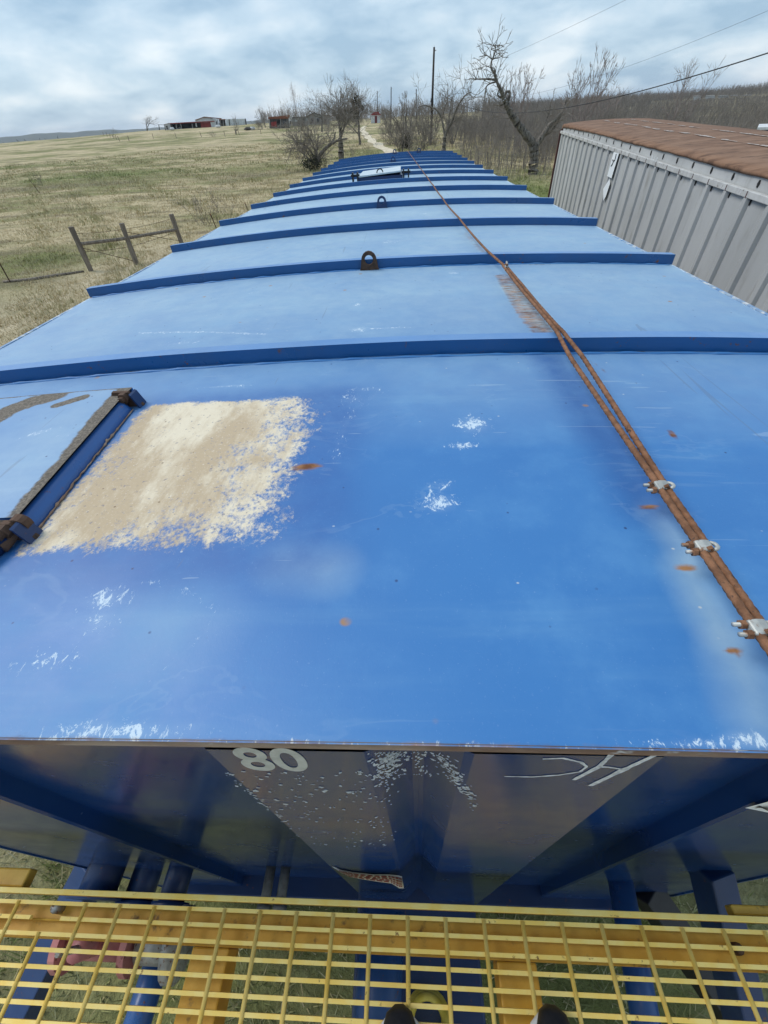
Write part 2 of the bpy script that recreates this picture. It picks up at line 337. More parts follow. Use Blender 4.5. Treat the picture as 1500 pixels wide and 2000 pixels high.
# ------------------------------------------------------------------ ground
def ground_material():
    t = NT('dry_grass_ground')
    a = t.noise(.045, 5, .55, off=(2, 9, 0)); b = t.noise(.16, 6, .62, (.7, 1.4, 1)); c = t.noise(1.6, 6, .7); d = t.noise(9, 6, .75)
    col = t.mix(t.mr(c, .32, .68), (.33, .26, .145), (.50, .41, .25))
    col = t.mix(t.mr(d, .35, .7), col, (.60, .51, .33))
    gm = t.mr(t.math('ADD', t.math('MULTIPLY', a, .5), t.math('MULTIPLY', b, .5)), .46, .555)
    col = t.mix(t.math('MULTIPLY', gm, .85), col, t.mix(t.mr(c, .3, .7), (.125, .145, .045), (.21, .215, .08)))
    br = t.mr(t.noise(.5, 6, .65, (.5, 1.6, 1), off=(30, 5, 0)), .48, .64)
    col = t.mix(t.math('MULTIPLY', br, .7), col, (.15, .122, .08))
    col = t.mix(t.math('MULTIPLY', t.attr('green'), t.mr(c, .2, .7, .45, .95)), col, t.mix(t.mr(d, .35, .65), (.075, .115, .022), (.15, .20, .045)))
    col = t.mix(t.math('MULTIPLY', t.attr('bare'), t.mr(c, .25, .6, .5, 1)), col, t.mix(t.mr(d, .35, .65), (.40, .33, .21), (.62, .53, .37)))
    col = t.mix(t.math('MULTIPLY', t.attr('scrub_shade'), t.mr(b, .25, .6, .4, .9)), col, (.15, .13, .085))
    t.bump(t.math('ADD', c, t.math('MULTIPLY', d, .6)), .8, .16)
    return t.out(col, .97, 0, .15)
M_ground = ground_material()
rr = np.concatenate([np.linspace(0, 60, 110), np.linspace(62, 300, 70), np.geomspace(310, 5400, 40)])
aa = np.radians(np.concatenate([np.arange(-60, 45, .6), np.arange(45, 300, 1.5)])); na = len(aa)
GX = CW[0]+rr[:, None]*np.sin(aa)[None]; GY = CW[1]+rr[:, None]*np.cos(aa)[None]; GZ = H(GX, GY)
V = np.stack([GX, GY, GZ], -1).reshape(-1, 3)
ii, jj = np.meshgrid(np.arange(len(rr)-1), np.arange(na), indexing='ij'); j2 = (jj+1) % na
Fq = np.stack([ii*na+jj, (ii+1)*na+jj, (ii+1)*na+j2, ii*na+j2], -1).reshape(-1, 4)
def greenness(x, y):
    g = np.exp(-(((x-6.5)/4.5)**2+((y-24)/13)**2))*1.3              # green strip between the tank and the grey van
    g += np.exp(-(((x+3.0)/5)**2+((y-58)/12)**2))*.9
    g += np.exp(-(((x-0)/5)**2+((y+2)/5)**2))*.62
    g += np.exp(-(((x+32)/14)**2+((y-56)/4)**2))*.75+np.exp(-(((x+14)/3.5)**2+((y-17)/1.2)**2))*.5+np.exp(-(((x+60)/16)**2+((y-80)/5)**2))*.5
    return np.clip(g, 0, 1)
def band(x, y, pts, wd): 
    o = np.zeros_like(x)
    for a, b in zip(pts[:-1], pts[1:]):
        d = b[:2]-a[:2]; t_ = np.clip(((x-a[0])*d[0]+(y-a[1])*d[1])/(d @ d), 0, 1); o = np.maximum(o, np.exp(-(np.hypot(x-a[0]-d[0]*t_, y-a[1]-d[1]*t_)/wd)**2))
    return o
bare_ = band(V[:, 0], V[:, 1], [gh(0, 640), gh(90, 590), gh(200, 550), gh(300, 500)], 2.2); scrub_shade_ = band(V[:, 0], V[:, 1], [gh(0, 372), gh(110, 365), gh(220, 358)], 2.2)*.9+band(V[:, 0], V[:, 1], [gh(440, 345), gh(590, 335)], 2.5)*.7+band(V[:, 0], V[:, 1], [gh(0, 556), gh(110, 542)], .5)*.6  # first dark band paints the shade of the field weeds into the ground
ra_ = np.hypot(V[:, 0]-CW[0], V[:, 1]-CW[1]); az_ = np.degrees(np.arctan2(V[:, 0]-CW[0], V[:, 1]-CW[1])); scrub_shade_ = np.maximum(scrub_shade_, np.clip((az_-6)/4, 0, 1)*np.clip((ra_-48)/12, 0, 1)*(az_ < 75)*1.1)
tag(npobj('ground', V, Fq, M_ground, {'green': greenness(V[:, 0], V[:, 1]), 'bare': bare_, 'scrub_shade': scrub_shade_}, True), None, None, kind='structure')
# dirt track
lp = [(752, 300), (746, 297), (730, 285), (716.7, 274), (707, 263), (703, 256), (704, 250), (709, 246)]
rpx = [(782, 300), (768.7, 295), (755, 287), (740.7, 279), (722, 264.7), (714, 256), (712.7, 250), (716, 246)]
LP = [gh(*q) for q in lp]; RP = [gh(*q) for q in rpx]
vv = []; NS = 60
def resamp(P, n):
    P = np.array(P); s = np.concatenate([[0], np.cumsum(np.linalg.norm(np.diff(P[:, :2], axis=0), axis=1))]); u = np.linspace(0, s[-1], n)
    return np.stack([np.interp(u, s, P[:, k]) for k in range(2)], -1)
LP = resamp(LP, NS); RP = resamp(RP, NS); vv = []; ff = []; K = 7
for i in range(NS):
    for k in range(K):
        u = k/(K-1); wob = .25*sin(i*.9+k)*(k in (0, K-1)); p = LP[i]*(1-u)+RP[i]*u; p = p+np.array([wob, 0])
        vv.append((p[0], p[1], float(H(p[0], p[1]))+.035-.02*(k in (1, 2, 4, 5))))
for i in range(NS-1):
    for k in range(K-1): ff.append((i*K+k, i*K+k+1, (i+1)*K+k+1, (i+1)*K+k))
tag(raw('dirt_road', vv, ff, M_road), None, None, kind='structure'); fixn(bpy.data.objects['dirt_road'])
# far blue hills
hv, hf = [], []; az = np.arange(-75, -5, .5)
for i, a_ in enumerate(az):
    t_ = radians(a_); top = 3.5+3800*math.tan(radians(.06+.05*sin(a_*.35)+.03*sin(a_*1.3+1)+.02*sin(a_*3.1)+.06*np.clip((-a_-25)/12, -1, 1)))
    for r_, z_ in ((3500, -60), (3650, top*.55), (3800, top), (4300, top-6), (5000, -62)): hv.append((CW[0]+r_*sin(t_), CW[1]+r_*cos(t_), z_))
for i in range(len(az)-1):
    for k in range(4): hf.append((i*5+k, (i+1)*5+k, (i+1)*5+k+1, i*5+k+1))
M_hill = pm('wooded_hill', (.045, .055, .035), (.08, .085, .055), .01, .95, 0, c3=(.13, .12, .08), s3=.02)
M_hill = M_hill
tag(raw('hills', hv, hf, M_hill, True), None, None, kind='structure')

# ------------------------------------------------------------------ the blue tank
tank = empty('steel_tank', (0, 0, 0), 'long blue steel tank with crowned ribbed roof, number 80 on its end wall', 'tank', tank=True)
YF, YR = -.957, 12*SP+.62
def nsum(x, y, f, seed):
    r_ = np.random.default_rng(seed); o = 0
    for k in range(7):
        a_ = r_.uniform(0, 2*pi); ff_ = f*r_.uniform(.6, 2.2); o = o+np.sin((x*cos(a_)+y*sin(a_))*ff_+r_.uniform(0, 6))
    return o/7
def ell(x, y, c, rx, ry, rot=0, soft=.5):
    dx, dy = x-c[0], y-c[1]; u = (dx*cos(rot)+dy*sin(rot))/rx; v = (-dx*sin(rot)+dy*cos(rot))/ry
    return np.clip((1-np.hypot(u, v))/soft, 0, 1)
def stroke(x, y, pts, wd):
    o = np.zeros_like(x)
    for a_, b_ in zip(pts[:-1], pts[1:]):
        a_, b_ = np.array(a_[:2]), np.array(b_[:2]); d = b_-a_; t_ = np.clip(((x-a_[0])*d[0]+(y-a_[1])*d[1])/(d @ d), 0, 1)
        o = np.maximum(o, np.clip(1-np.hypot(x-a_[0]-d[0]*t_, y-a_[1]-d[1]*t_)/wd, 0, 1))
    return o
O = lambda x, y: onroof(x, y)[:2]
def sig(v): return 1/(1+np.exp(-v))
def masks(x, y):
    wob = nsum(x, y, 25, 1)*.012+nsum(x, y, 70, 2)*.006
    px0, px1, py0, py1 = -.475, .010, -.712, -.214
    slant = (y-py0)*(-.0)
    core = sig((x+wob-px0)/.02)*sig((px1-x+wob*1.6)/.035)*sig((y+wob-py0)/.014)*sig((py1-y+wob)/.012)
    fade = np.clip((.02-x)/.42, 0, 1)**.5                             # peels away towards the centre line
    low = np.clip((y+.70)/.22, .0, 1)**.5
    patch = core*(.55+.16*fade*(.45+.55*np.maximum(low, np.clip((-.18-x)/.25, 0, 1))))
    patch = patch*(.93+.14*nsum(x, y, 14, 5))
    dirt = core*sig((-.395-x+.05*nsum(x, y, 9, 8))/.03)*.40
    rust = ell(x+wob*.8, y+wob*.5, O(600, 912), .045, .018, .1, .9)*.95+ell(x, y, O(565, 920), .09, .04, .2, 1)*.30
    for q, rx, ry in (((1270, 991), .030, .010), ((1340, 1110), .026, .010), ((1432, 1270), .018, .008), ((1312, 850), .012, .03), ((1440, 1275), .012, .01)):
        rust = np.maximum(rust, ell(x+wob*.5, y+wob*.35, O(*q), rx, ry, 0, .8)*.9)
    s1 = stroke(x, y, [O(985, 540), O(1030, 610), O(1058, 645)], .05); rust = np.maximum(rust, np.minimum(s1*1.5, .62))
    rust = np.maximum(rust, np.minimum(1, stroke(x, y, [O(910, 455), O(950, 500)], .05)*1.2)*.5)
    rust = np.maximum(rust, np.minimum(1, stroke(x, y, [O(1140, 700), O(1165, 712), O(1185, 728)], .012))*.55)
    for k in range(13):                                              # rust line along each rib's foot
        yr = k*SP-.008; amp = np.clip(nsum(x, x*0, 4, 40+k)+.25, 0, 1) if k != 1 else np.clip((-x-.05)/.2, 0, 1)+.3
        rust = np.maximum(rust, np.exp(-((y-yr)/.012)**2)*amp*.62)
        fd = np.where(y < k*SP, k*SP-.02-y, 9); dirt = np.maximum(dirt, np.exp(-(np.maximum(fd, 0)/.022)**2)*np.clip(.25+.45*nsum(x, y, 16, 90+k), 0, .75))
        fb = np.where(y > k*SP+.04, y-k*SP-.045, 9); dirt = np.maximum(dirt, np.exp(-(np.maximum(fb, 0)/.02)**2)*np.clip(.2+.4*nsum(x, y, 13, 120+k), 0, .6))
    rust = np.maximum(rust, sig((YF+.006-y)/.002)*.6)
    white = ell(x, y, O(925, 830), .055, .055, 0, .8)*(.75+.0*x)
    white = np.maximum(white, ell(x, y, O(905, 870), .05, .02, 0, .8)*.6)
    for q, rx, ry, a in (((858, 982), .048, .040, 1.0), ((860, 950), .05, .03, .6), ((207, 1172), .05, .035, .9), ((195, 1215), .04, .035, .75), ((95, 1290), .06, .04, .6),
                         ((225, 1430), .14, .016, 1.0), ((120, 1445), .10, .012, .9), ((1455, 1446), .045, .014, 1.25), ((1380, 1452), .10, .010, .8), ((700, 1455), .5, .007, .7),
                         ((700, 643), .05, .035, 1.0), ((760, 640), .16, .012, .9), ((885, 533), .035, .025, 1.1), ((700, 595), .04, .03, .8), ((545, 678), .05, .04, .9), ((490, 572), .02, .02, .7),
                         ((830, 417), .06, .06, .9), ((760, 472), .09, .06, .8), ((640, 455), .13, .03, .9), ((350, 670), .12, .03, .6), ((900, 387), .1, .06, .8), ((700, 345), .2, .1, .8), ((445, 755), .1, .012, .9),
                         ((690, 780), .06, .05, .6), ((720, 760), .10, .02, .6)):
        white = np.maximum(white, ell(x, y, O(*q), rx, ry, 0, .9)*a*.85)
    white = np.maximum(white, stroke(x, y, [O(245, 1135), O(330, 1143), O(390, 1165), O(418, 1188), O(405, 1230), O(360, 1275), O(320, 1310)], .006)*.45)
    white = np.maximum(white, stroke(x, y, [O(655, 905), O(662, 860), O(690, 800), O(740, 765)], .022)*.4)
    white = np.maximum(white, stroke(x, y, [O(270, 650), O(400, 648), O(520, 652)], .012)*.9)
    edge = np.minimum(1.3-np.abs(x), 9); white = np.maximum(white, np.exp(-(edge/.012)**2)*.85)
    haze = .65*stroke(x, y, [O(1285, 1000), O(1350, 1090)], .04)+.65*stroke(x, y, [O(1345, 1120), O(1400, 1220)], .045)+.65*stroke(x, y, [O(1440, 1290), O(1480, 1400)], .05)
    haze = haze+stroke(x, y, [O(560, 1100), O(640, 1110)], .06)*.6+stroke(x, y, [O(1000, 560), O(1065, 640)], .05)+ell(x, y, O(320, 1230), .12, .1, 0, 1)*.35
    haze = haze+np.clip((y+.45)/1.0, 0, 1)**.7*.74+np.clip((y-.8)/2.5, 0, 1)*.25  # paler with distance: grazing sky sheen painted into the roof colour
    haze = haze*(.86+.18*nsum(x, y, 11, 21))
    deep = np.clip(stroke(x, y, [O(1080, 705), O(1150, 800), O(1215, 900), O(1262, 985)], .075)*1.3, 0, 1)*.8
    ring = sig((x-px0)/.02)*sig((px1+.06-x+wob)/.02)*sig((y+wob-py0+.055)/.018)*sig((py1+.03-y)/.015); deep = np.maximum(deep, ring*.75)
    return {'deep': deep, 'patch': patch, 'rust': np.clip(rust, 0, 1), 'white': white, 'haze': np.clip(haze, 0, 1), 'dirt': np.clip(dirt, 0, 1)}
bounds = [YF]+[k*SP for k in range(13)]+[YR]
for k in range(14):
    y0, y1 = bounds[k], bounds[k+1]; st = .0065 if k == 0 else (.010 if k == 1 else .022 if k < 5 else .045)
    nx, ny = int(2.6/st)+1, max(3, int((y1-y0)/st)+1)
    xs, ys = np.meshgrid(np.linspace(-1.3, 1.3, nx), np.linspace(y0, y1, ny), indexing='ij')
    dent = .004*nsum(xs, ys, 4, 60+k)*np.clip(np.minimum(ys-y0, y1-ys)/.15, 0, 1)*np.clip((1.3-np.abs(xs))/.1, 0, 1)
    dent = dent-np.where(np.abs(xs) > 1.2, .006*(np.abs(xs)-1.2)/.1*np.sin((ys-y0)/(y1-y0)*pi), 0)
    V = np.stack([xs, ys, roofz(xs)+dent], -1).reshape(-1, 3)
    ii, jj = np.meshgrid(np.arange(nx-1), np.arange(ny-1), indexing='ij')
    Fq = np.stack([ii*ny+jj, (ii+1)*ny+jj, (ii+1)*ny+jj+1, ii*ny+jj+1], -1).reshape(-1, 4)
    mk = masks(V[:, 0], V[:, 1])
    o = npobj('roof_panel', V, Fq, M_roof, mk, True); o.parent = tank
# roof front lip, side lips
mb = MB(); n = 40; prof = []
xs_ = np.linspace(-1.3, 1.3, n)
for x in xs_: prof += [(x, YF+.002, roofz(x)+.0010), (x, YF-.0022, roofz(x)-.0075), (x, YF+.05, roofz(x)-.011)]
mb.add(prof, [(3*i+k, 3*i+3+k, 3*i+4+k, 3*i+1+k) for i in range(n-1) for k in range(2)])
build('roof_edge', mb, M_edge, tank)
for s_ in (-1, 1):
    mb = MB(); mb.box((s_*1.298-.006, YF+.01, HT-.085), (s_*1.298+.006, YR, HT-.037)); build('side_edge', mb, M_sedge, tank)
# ribs: angle irons following the crown
def rib(y, lastx=1.3):
    mb = MB(); n = 37; xs_ = np.linspace(-lastx, lastx, n); pr = []
    for x in xs_:
        zb = float(roofz(x)); zt = zb+.0365; j = .0015*sin(x*9+y*3)
        pr += [(x, y+j, zb-.012), (x, y+j, zt), (x, y+.042+j, zt-.001), (x, y+.042+j, zt-.006), (x, y+.006+j, zt-.006), (x, y+.006+j, zb-.012)]
    fs = [(6*i+k, 6*i+6+k, 6*i+6+(k+1) % 6, 6*i+(k+1) % 6) for i in range(n-1) for k in range(6)]
    fs += [tuple(range(6)), tuple(6*(n-1)+k for k in range(5, -1, -1))]
    mb.add(pr, fs); return mb
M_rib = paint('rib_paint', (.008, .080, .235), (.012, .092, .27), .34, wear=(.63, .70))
M_flange = paint('lit_rib_top', (.085, .215, .46), (.11, .25, .50), .38, wear=(.72, .82))  # pale copy of the rib blue for tops; light from above painted in
for k in range(13):
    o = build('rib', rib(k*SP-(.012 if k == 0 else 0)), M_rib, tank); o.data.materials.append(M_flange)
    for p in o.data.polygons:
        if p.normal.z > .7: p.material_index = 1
# weld bead at the foot of the two nearest ribs
for k in (0, 1):
    pts = [(x, k*SP-.012-(.012 if k == 0 else 0)+.001*sin(x*37), float(roofz(x))-.0005+.001*sin(x*53+k)) for x in np.linspace(-1.28, 1.28, 120)]
    mb = MB(); mb.tube(pts, [.0045+.001*sin(i*1.7) for i in range(120)], 5); build('weld_bead', mb, M_roof, tank, smooth=True)
# walls
mb = MB()
GRV = [(.110, 0), (.120, .003), (.160, .036), (.168, .039), (.176, .036), (.216, .003), (.226, 0)]  # groove shaped in to stand for the dark reflection on this panel
def eA(x): return float(np.interp(x, [g[0] for g in GRV], [g[1] for g in GRV]))
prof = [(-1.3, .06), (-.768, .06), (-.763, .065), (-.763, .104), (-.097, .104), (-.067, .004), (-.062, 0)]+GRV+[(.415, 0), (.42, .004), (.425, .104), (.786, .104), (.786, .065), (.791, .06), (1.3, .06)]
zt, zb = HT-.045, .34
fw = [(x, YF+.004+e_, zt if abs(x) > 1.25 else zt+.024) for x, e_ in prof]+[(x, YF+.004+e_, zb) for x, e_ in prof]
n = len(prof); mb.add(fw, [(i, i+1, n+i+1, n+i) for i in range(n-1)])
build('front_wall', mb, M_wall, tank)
for s_ in (-1, 1):
    mb = MB(); mb.box((s_*1.296-.004, YF+.06, .34), (s_*1.296+.004, YR, HT-.07)); build('side_wall', mb, M_blue, tank)
    for k in range(14):
        mb = MB(); y = k*SP; mb.box((min(s_*1.30, s_*1.36), y, .4), (max(s_*1.30, s_*1.36), y+.06, HT-.09)); build('side_post', mb, M_blue, tank)
    mb = MB(); mb.box((s_*.9-.12, YF+.5, -.35), (s_*.9+.12, YR-.3, .35)); build('skid_beam', mb, M_dblue, tank)
mb = MB(); mb.box((-1.29, YR-.01, .34), (1.29, YR, HT-.06)); build('rear_wall', mb, M_blue, tank)
mb = MB(); mb.box((-1.29, YF+.11, .33), (1.29, YR-.02, .36)); build('floor_plate', mb, M_dblue, tank)
# lifting lugs
def lug(px, py, wd, ht, y, mat):
    x = lz(px, py, float(roofz(0)))[0]*0+ly(px, py, y)[0]; mb = MB(); n = 14; hw = wd/2; rh = wd*.22; cz = ht-hw*.78
    outp = [(-hw, -.01), (-hw*.80, cz)]+[(hw*.80*cos(t), cz+hw*.80*sin(t)) for t in np.linspace(pi, 0, 11)[1:-1]]+[(hw*.80, cz), (hw, -.01)]
    hole = [(rh*cos(t), cz+rh*sin(t)) for t in np.linspace(-pi/2, -pi/2-2*pi, 17)[:-1]]
    zb_ = float(roofz(x)); m = len(outp); k = len(hole)
    # match each outer point to hole points with a fan strip
    th = 14; vs_ = []
    ring_o = []
    for i, (hx, hz) in enumerate(hole):
        a_ = atan2(hz-cz, hx); best = None
        dx, dz = cos(a_), sin(a_); tt = 1e9
        for (x1, z1), (x2, z2) in zip(outp, outp[1:]+outp[:1]):
            den = dx*(z2-z1)-dz*(x2-x1)
            if abs(den) < 1e-9: continue
            t_ = ((x1)*(z2-z1)-(z1-cz)*(x2-x1))/den; u_ = (x1*dz-(z1-cz)*dx)/den
            if t_ > 0 and -1e-6 <= u_ <= 1+1e-6: tt = min(tt, t_)
        ring_o.append((dx*tt, cz+dz*tt))
    ring_o2 = []
    for (ox, oz) in ring_o: ring_o2.append((ox, oz))
    for yy in (y-.022, y-.010):
        vs_ += [(x+a_, yy, zb_+b_) for a_, b_ in hole]+[(x+a_, yy, zb_+b_) for a_, b_ in ring_o2]
    fs = []
    for i in range(k):
        j = (i+1) % k
        fs += [(i, j, k+j, k+i), (2*k+i, 3*k+i, 3*k+j, 2*k+j), (i, 2*k+i, 2*k+j, j), (k+i, k+j, 3*k+j, 3*k+i)]
    mb.add(vs_, fs); mb.box((x-hw, y-.022, zb_-.012), (x-hw*.5, y-.010, zb_+.004)); mb.box((x+hw*.5, y-.022, zb_-.012), (x+hw, y-.010, zb_+.004))
    return build('lifting_lug', mb, mat, tank)
lug(722, 520, .082, .070, SP, M_dkrust); lug(746, 400, .085, .075, 3*SP, M_dblue)
lug(771, 300, .10, .09, 12*SP, M_dblue); lug(818, 298, .10, .09, 12*SP, M_dblue); lug(768, 318, .10, .08, 9*SP, M_dblue)
# mid-roof hatch with a pale lid
yh0, yh1, xh0, xh1 = 5*SP+.25, 6*SP+.02, -.36, .16
hb = MB(); zr = float(roofz(-.1))
for a_, b_ in (((xh0, yh0, zr-.02), (xh0+.03, yh1, zr+.05)), ((xh1-.03, yh0, zr-.02), (xh1, yh1, zr+.05)), ((xh0+.03, yh0, zr-.02), (xh1-.03, yh0+.03, zr+.05)), ((xh0+.03, yh1-.03, zr-.02), (xh1-.03, yh1, zr+.05))): hb.box(a_, b_)
hatch = build('roof_hatch', hb, M_dblue, tank)
mb = MB(); mb.prism([(xh0+.02, .052), (xh1-.02, .075), (xh1-.02, .088), (xh0+.02, .065)], (0, yh0-.01, zr), (1, 0, 0), (0, 0, 1), (0, yh1-yh0+.02, 0)); build('hatch_lid', mb, M_palelid, hatch)
mb = MB(); mb.tube([(-.10+.035*cos(t), yh0+.1, zr+.075+.035*sin(t)) for t in np.linspace(0, pi, 9)], .007, 6); build('lid_handle', mb, M_black, hatch)
for xx in (xh0-.02, xh1+.04):
    mb = MB(); mb.box((xx-.035, yh0-.03, zr-.02), (xx-.02, yh0+.05, zr+.10)); mb.box((xx+.02, yh0-.03, zr-.02), (xx+.035, yh0+.05, zr+.10)); mb.tube([(xx-.05, yh0+.01, zr+.07), (xx+.05, yh0+.01, zr+.07)], .012, 8); build('hatch_dog', mb, M_black, hatch)
# near hatch: lid, hinge tube, brackets and bolts
LX0, LX1 = -1.12, -.512; LY0, LY1 = -.640, -.185
def lidz(x): return roofz(x)+.030
lidgrid = np.meshgrid(np.linspace(LX0, LX1, 110), np.linspace(LY0, LY1, 100), indexing='ij')
gx, gy = lidgrid; xe = lambda y: np.interp(y, [-.640, -.245], [-.466, -.500]); gx = LX0+(gx-LX0)/(LX1-LX0)*(xe(gy)-LX0); V = np.stack([gx, gy, lidz(gx)], -1).reshape(-1, 3); nx, ny = gx.shape
ii, jj = np.meshgrid(np.arange(nx-1), np.arange(ny-1), indexing='ij')
Fq = np.stack([ii*ny+jj, (ii+1)*ny+jj, (ii+1)*ny+jj+1, ii*ny+jj+1], -1).reshape(-1, 4)
wx = .026*nsum(V[:, 0], V[:, 1], 18, 3)
ld = sig((V[:, 0]+wx-(xe(V[:, 1])-.032)-.4*wx)/.008)*.95*sig((V[:, 1]-LY0+.03+wx)/.03)
O3 = lambda x, y: onroof(x, y, .03)[:2]
ld = np.maximum(ld, stroke(V[:, 0]+wx*.5, V[:, 1]+wx*.7, [O3(110, 772), O3(60, 785), O3(20, 800), O3(-40, 835)], .055)*1.3)
ld = np.maximum(ld, stroke(V[:, 0]+wx*.5, V[:, 1]+wx*.7, [O3(165, 775), O3(110, 792)], .025)*1.2)
ld = np.maximum(ld, np.exp(-((V[:, 1]-LY1)/.008)**2)*.7)
z0 = np.zeros(len(V)); hzl = .35+.3*nsum(V[:, 0], V[:, 1], 9, 31)
wl = sum(ell(V[:, 0], V[:, 1], O3(*q), .04, .02, .4, .8)*.45 for q in ((60, 850), (95, 840), (130, 850)))
lid = npobj('hatch_lid', V, Fq, M_roof, {'deep': z0, 'patch': z0, 'rust': z0, 'white': wl, 'haze': np.clip(hzl, 0, 1), 'dirt': np.clip(ld, 0, 1)}, True); lid.parent = tank
for ya, yb in ((LY0, LY0+.006), (LY1-.006, LY1)):
    mb = MB(); xs_ = np.linspace(LX0, float(xe(ya)), 12); mb.prism([(x, float(lidz(x))-.001) for x in xs_]+[(x, float(roofz(x))-.006) for x in xs_[::-1]], (0, ya, 0), (1, 0, 0), (0, 0, 1), (0, yb-ya, 0)); build('lid_rim', mb, M_blue, lid)
pa, pb = np.array([-.500, -.245, 0]), np.array([-.466, -.640, 0]); zc = float(roofz(-.52))
mb = MB(); pr = []; n = 60
for i in range(n):                                                   # curved hinge strip, lower edge bitten by rust
    u = i/(n-1); p = pa*(1-u)+pb*u; bite = .0015*max(0, nsum(np.array([u]), np.array([0.]), 70, 9)[0]*2.2)*(.25 < u < .85)
    for t, (dx, dz) in enumerate(((-.012, .010), (-.010, .022), (-.005, .025), (.004, .021), (.012, .013), (.018, .003))):
        pr.append((p[0]+dx+(-bite*.8 if t == 5 else 0), p[1], zc+dz+(bite if t == 5 else 0)))
mb.add(pr, [(6*i+k, 6*i+k+1, 6*i+7+k, 6*i+6+k) for i in range(n-1) for k in range(5)])
eb_ = MB().tube([tuple(np.array(pr[6*i+5])+np.array([.0005, 0, .0008])) for i in range(n)], [.0012+.0026*random.random()**3 for i in range(n)], 5)
hs = build('hinge_strip', mb, M_blue, tank, smooth=True); hm = hs.modifiers.new('solid', 'SOLIDIFY'); hm.thickness = .004
build('worn_edge', eb_, M_edge, hs)
mb = MB(); mb.tube([(-.508, -.20, zc+.012), (-.466, -.69, zc+.012)], .008, 8); build('hinge_rod', mb, M_dkrust, tank, smooth=True)
mb = MB(); mb.tube([(-.484, -.672, zc+.016), (-.512, -.80, zc+.014)], .022, 14); build('hinge_tube', mb, M_dblue, tank, smooth=True)
def bracket(y, x, k):
    mb = MB(); poly = [(a*k, b*k) for a, b in [(-.055, -.02), (.045, -.02), (.048, .004), (.012, .056), (-.045, .058), (-.06, .03)]]
    mb.prism(poly, (x, y, zc), (1, 0, 0), (0, 0, 1), (0, .010, 0)); b_ = build('hinge_bracket', mb, M_dkrust, tank, bevel=.001)
    mb = MB(); mb.prism([(a*k, b*k) for a, b in [(.044, -.018), (.052, -.018), (.030, .050), (.024, .054)]], (x, y-.010, zc), (1, 0, 0), (0, 0, 1), (0, .030, 0)); build('bracket_flange', mb, M_dblue, b_)
    mb = MB(); mb.prism([(.0125*cos(t), .0125*sin(t)) for t in np.linspace(0, 2*pi, 7)[:-1]], (x-.002, y, zc+.026), (1, 0, 0), (0, 0, 1), (0, -.012, 0)); mb.tube([(x-.002, y-.010, zc+.026), (x-.002, y-.022, zc+.026)], .007, 10); build('bolt', mb, M_dkrust, b_)
    return b_
bracket(-.225, -.498, .66); bracket(-.662, -.468, .66)
mb = MB(); mb.tube([(-.458, -.640, zc+.024), (-.458, -.655, zc+.024)], .015, 14); build('washer', mb, M_dkrust, tank)

# writing and marks on the end wall
YA = YF+.004-.0006
def onA(px, py):
    p = ly(px, py, YA)
    for _ in range(3): p = ly(px, py, YA+eA(p[0]))
    return p
def textmesh(body, mat, name, q00, q10, q01, parent, off=0):         # fit text in the wall's pixel box (left-top, right-top, left-bottom)
    cu = bpy.data.curves.new('t', 'FONT'); cu.body = body; cu.offset = off; to = bpy.data.objects.new('t', cu); COL.objects.link(to)
    me = bpy.data.meshes.new_from_object(to.evaluated_get(bpy.context.evaluated_depsgraph_get())); bpy.data.objects.remove(to)
    co = np.array([v.co[:] for v in me.vertices]); mn, mxx = co.min(0), co.max(0); fs = [tuple(p.vertices) for p in me.polygons]
    u = (co[:, 0]-mn[0])/(mxx[0]-mn[0]); v = (co[:, 1]-mn[1])/(mxx[1]-mn[1])
    P0, P1, P2 = map(np.array, (q00, q10, q01)); pts = P0+u[:, None]*(P1-P0)+(1-v)[:, None]*(P2-P0)
    o = raw(name, [tuple(p) for p in pts], fs, mat); o.parent = parent; return o
a_, b_ = onA(448, 1466), onA(601, 1480); c_ = onA(478, 1500)
zt_ = onA(520, 1461)[2]; x0, x1 = onA(451, 1470)[0], onA(597, 1485)[0]; zl = onA(540, 1506)[2]
textmesh('80', M_num, 'number_marking', (x0, YA, zt_), (x1, YA, zt_), (x0, YA, zl), tank, .02)
def ribbon(pts, wd, mat, name, jag=0.3):
    mb = MB(); P_ = [onA(*p) for p in pts]; out = []
    for a_, b_ in zip(P_[:-1], P_[1:]):
        nseg = 6
        for k in range(nseg): out.append(a_+(b_-a_)*k/nseg)
    out.append(P_[-1]); vs_ = []
    for i, p in enumerate(out):
        d = out[min(i+1, len(out)-1)]-out[max(i-1, 0)]; d /= np.linalg.norm(d); nrm = np.array([-d[2], 0, d[0]])
        w1 = wd*(1+jag*random.uniform(-1, 1)); vs_ += [p+nrm*w1/2, p-nrm*w1/2]
    mb.add(vs_, [(2*i, 2*i+1, 2*i+3, 2*i+2) for i in range(len(out)-1)]); return build(name, mb, mat, tank)
cr_ = lambda x, y: (750+x/2, 1400+y/2)
for pts, wd in (([cr_(620, 165), cr_(700, 162), cr_(770, 178), cr_(792, 195), cr_(765, 215), cr_(680, 228), cr_(580, 235), cr_(470, 233)], .0035), ([cr_(895, 142), cr_(840, 195), cr_(740, 247)], .006), ([cr_(835, 195), cr_(880, 197), cr_(935, 206)], .004), ([cr_(1068, 146), cr_(940, 205), cr_(805, 270)], .008)):
    ribbon(pts, wd, M_chalk, 'chalk_stroke')
mb = MB(); rg = np.random.default_rng(5); cl = lambda x, y: (400+x*560/1500, 1420+y*340/911)
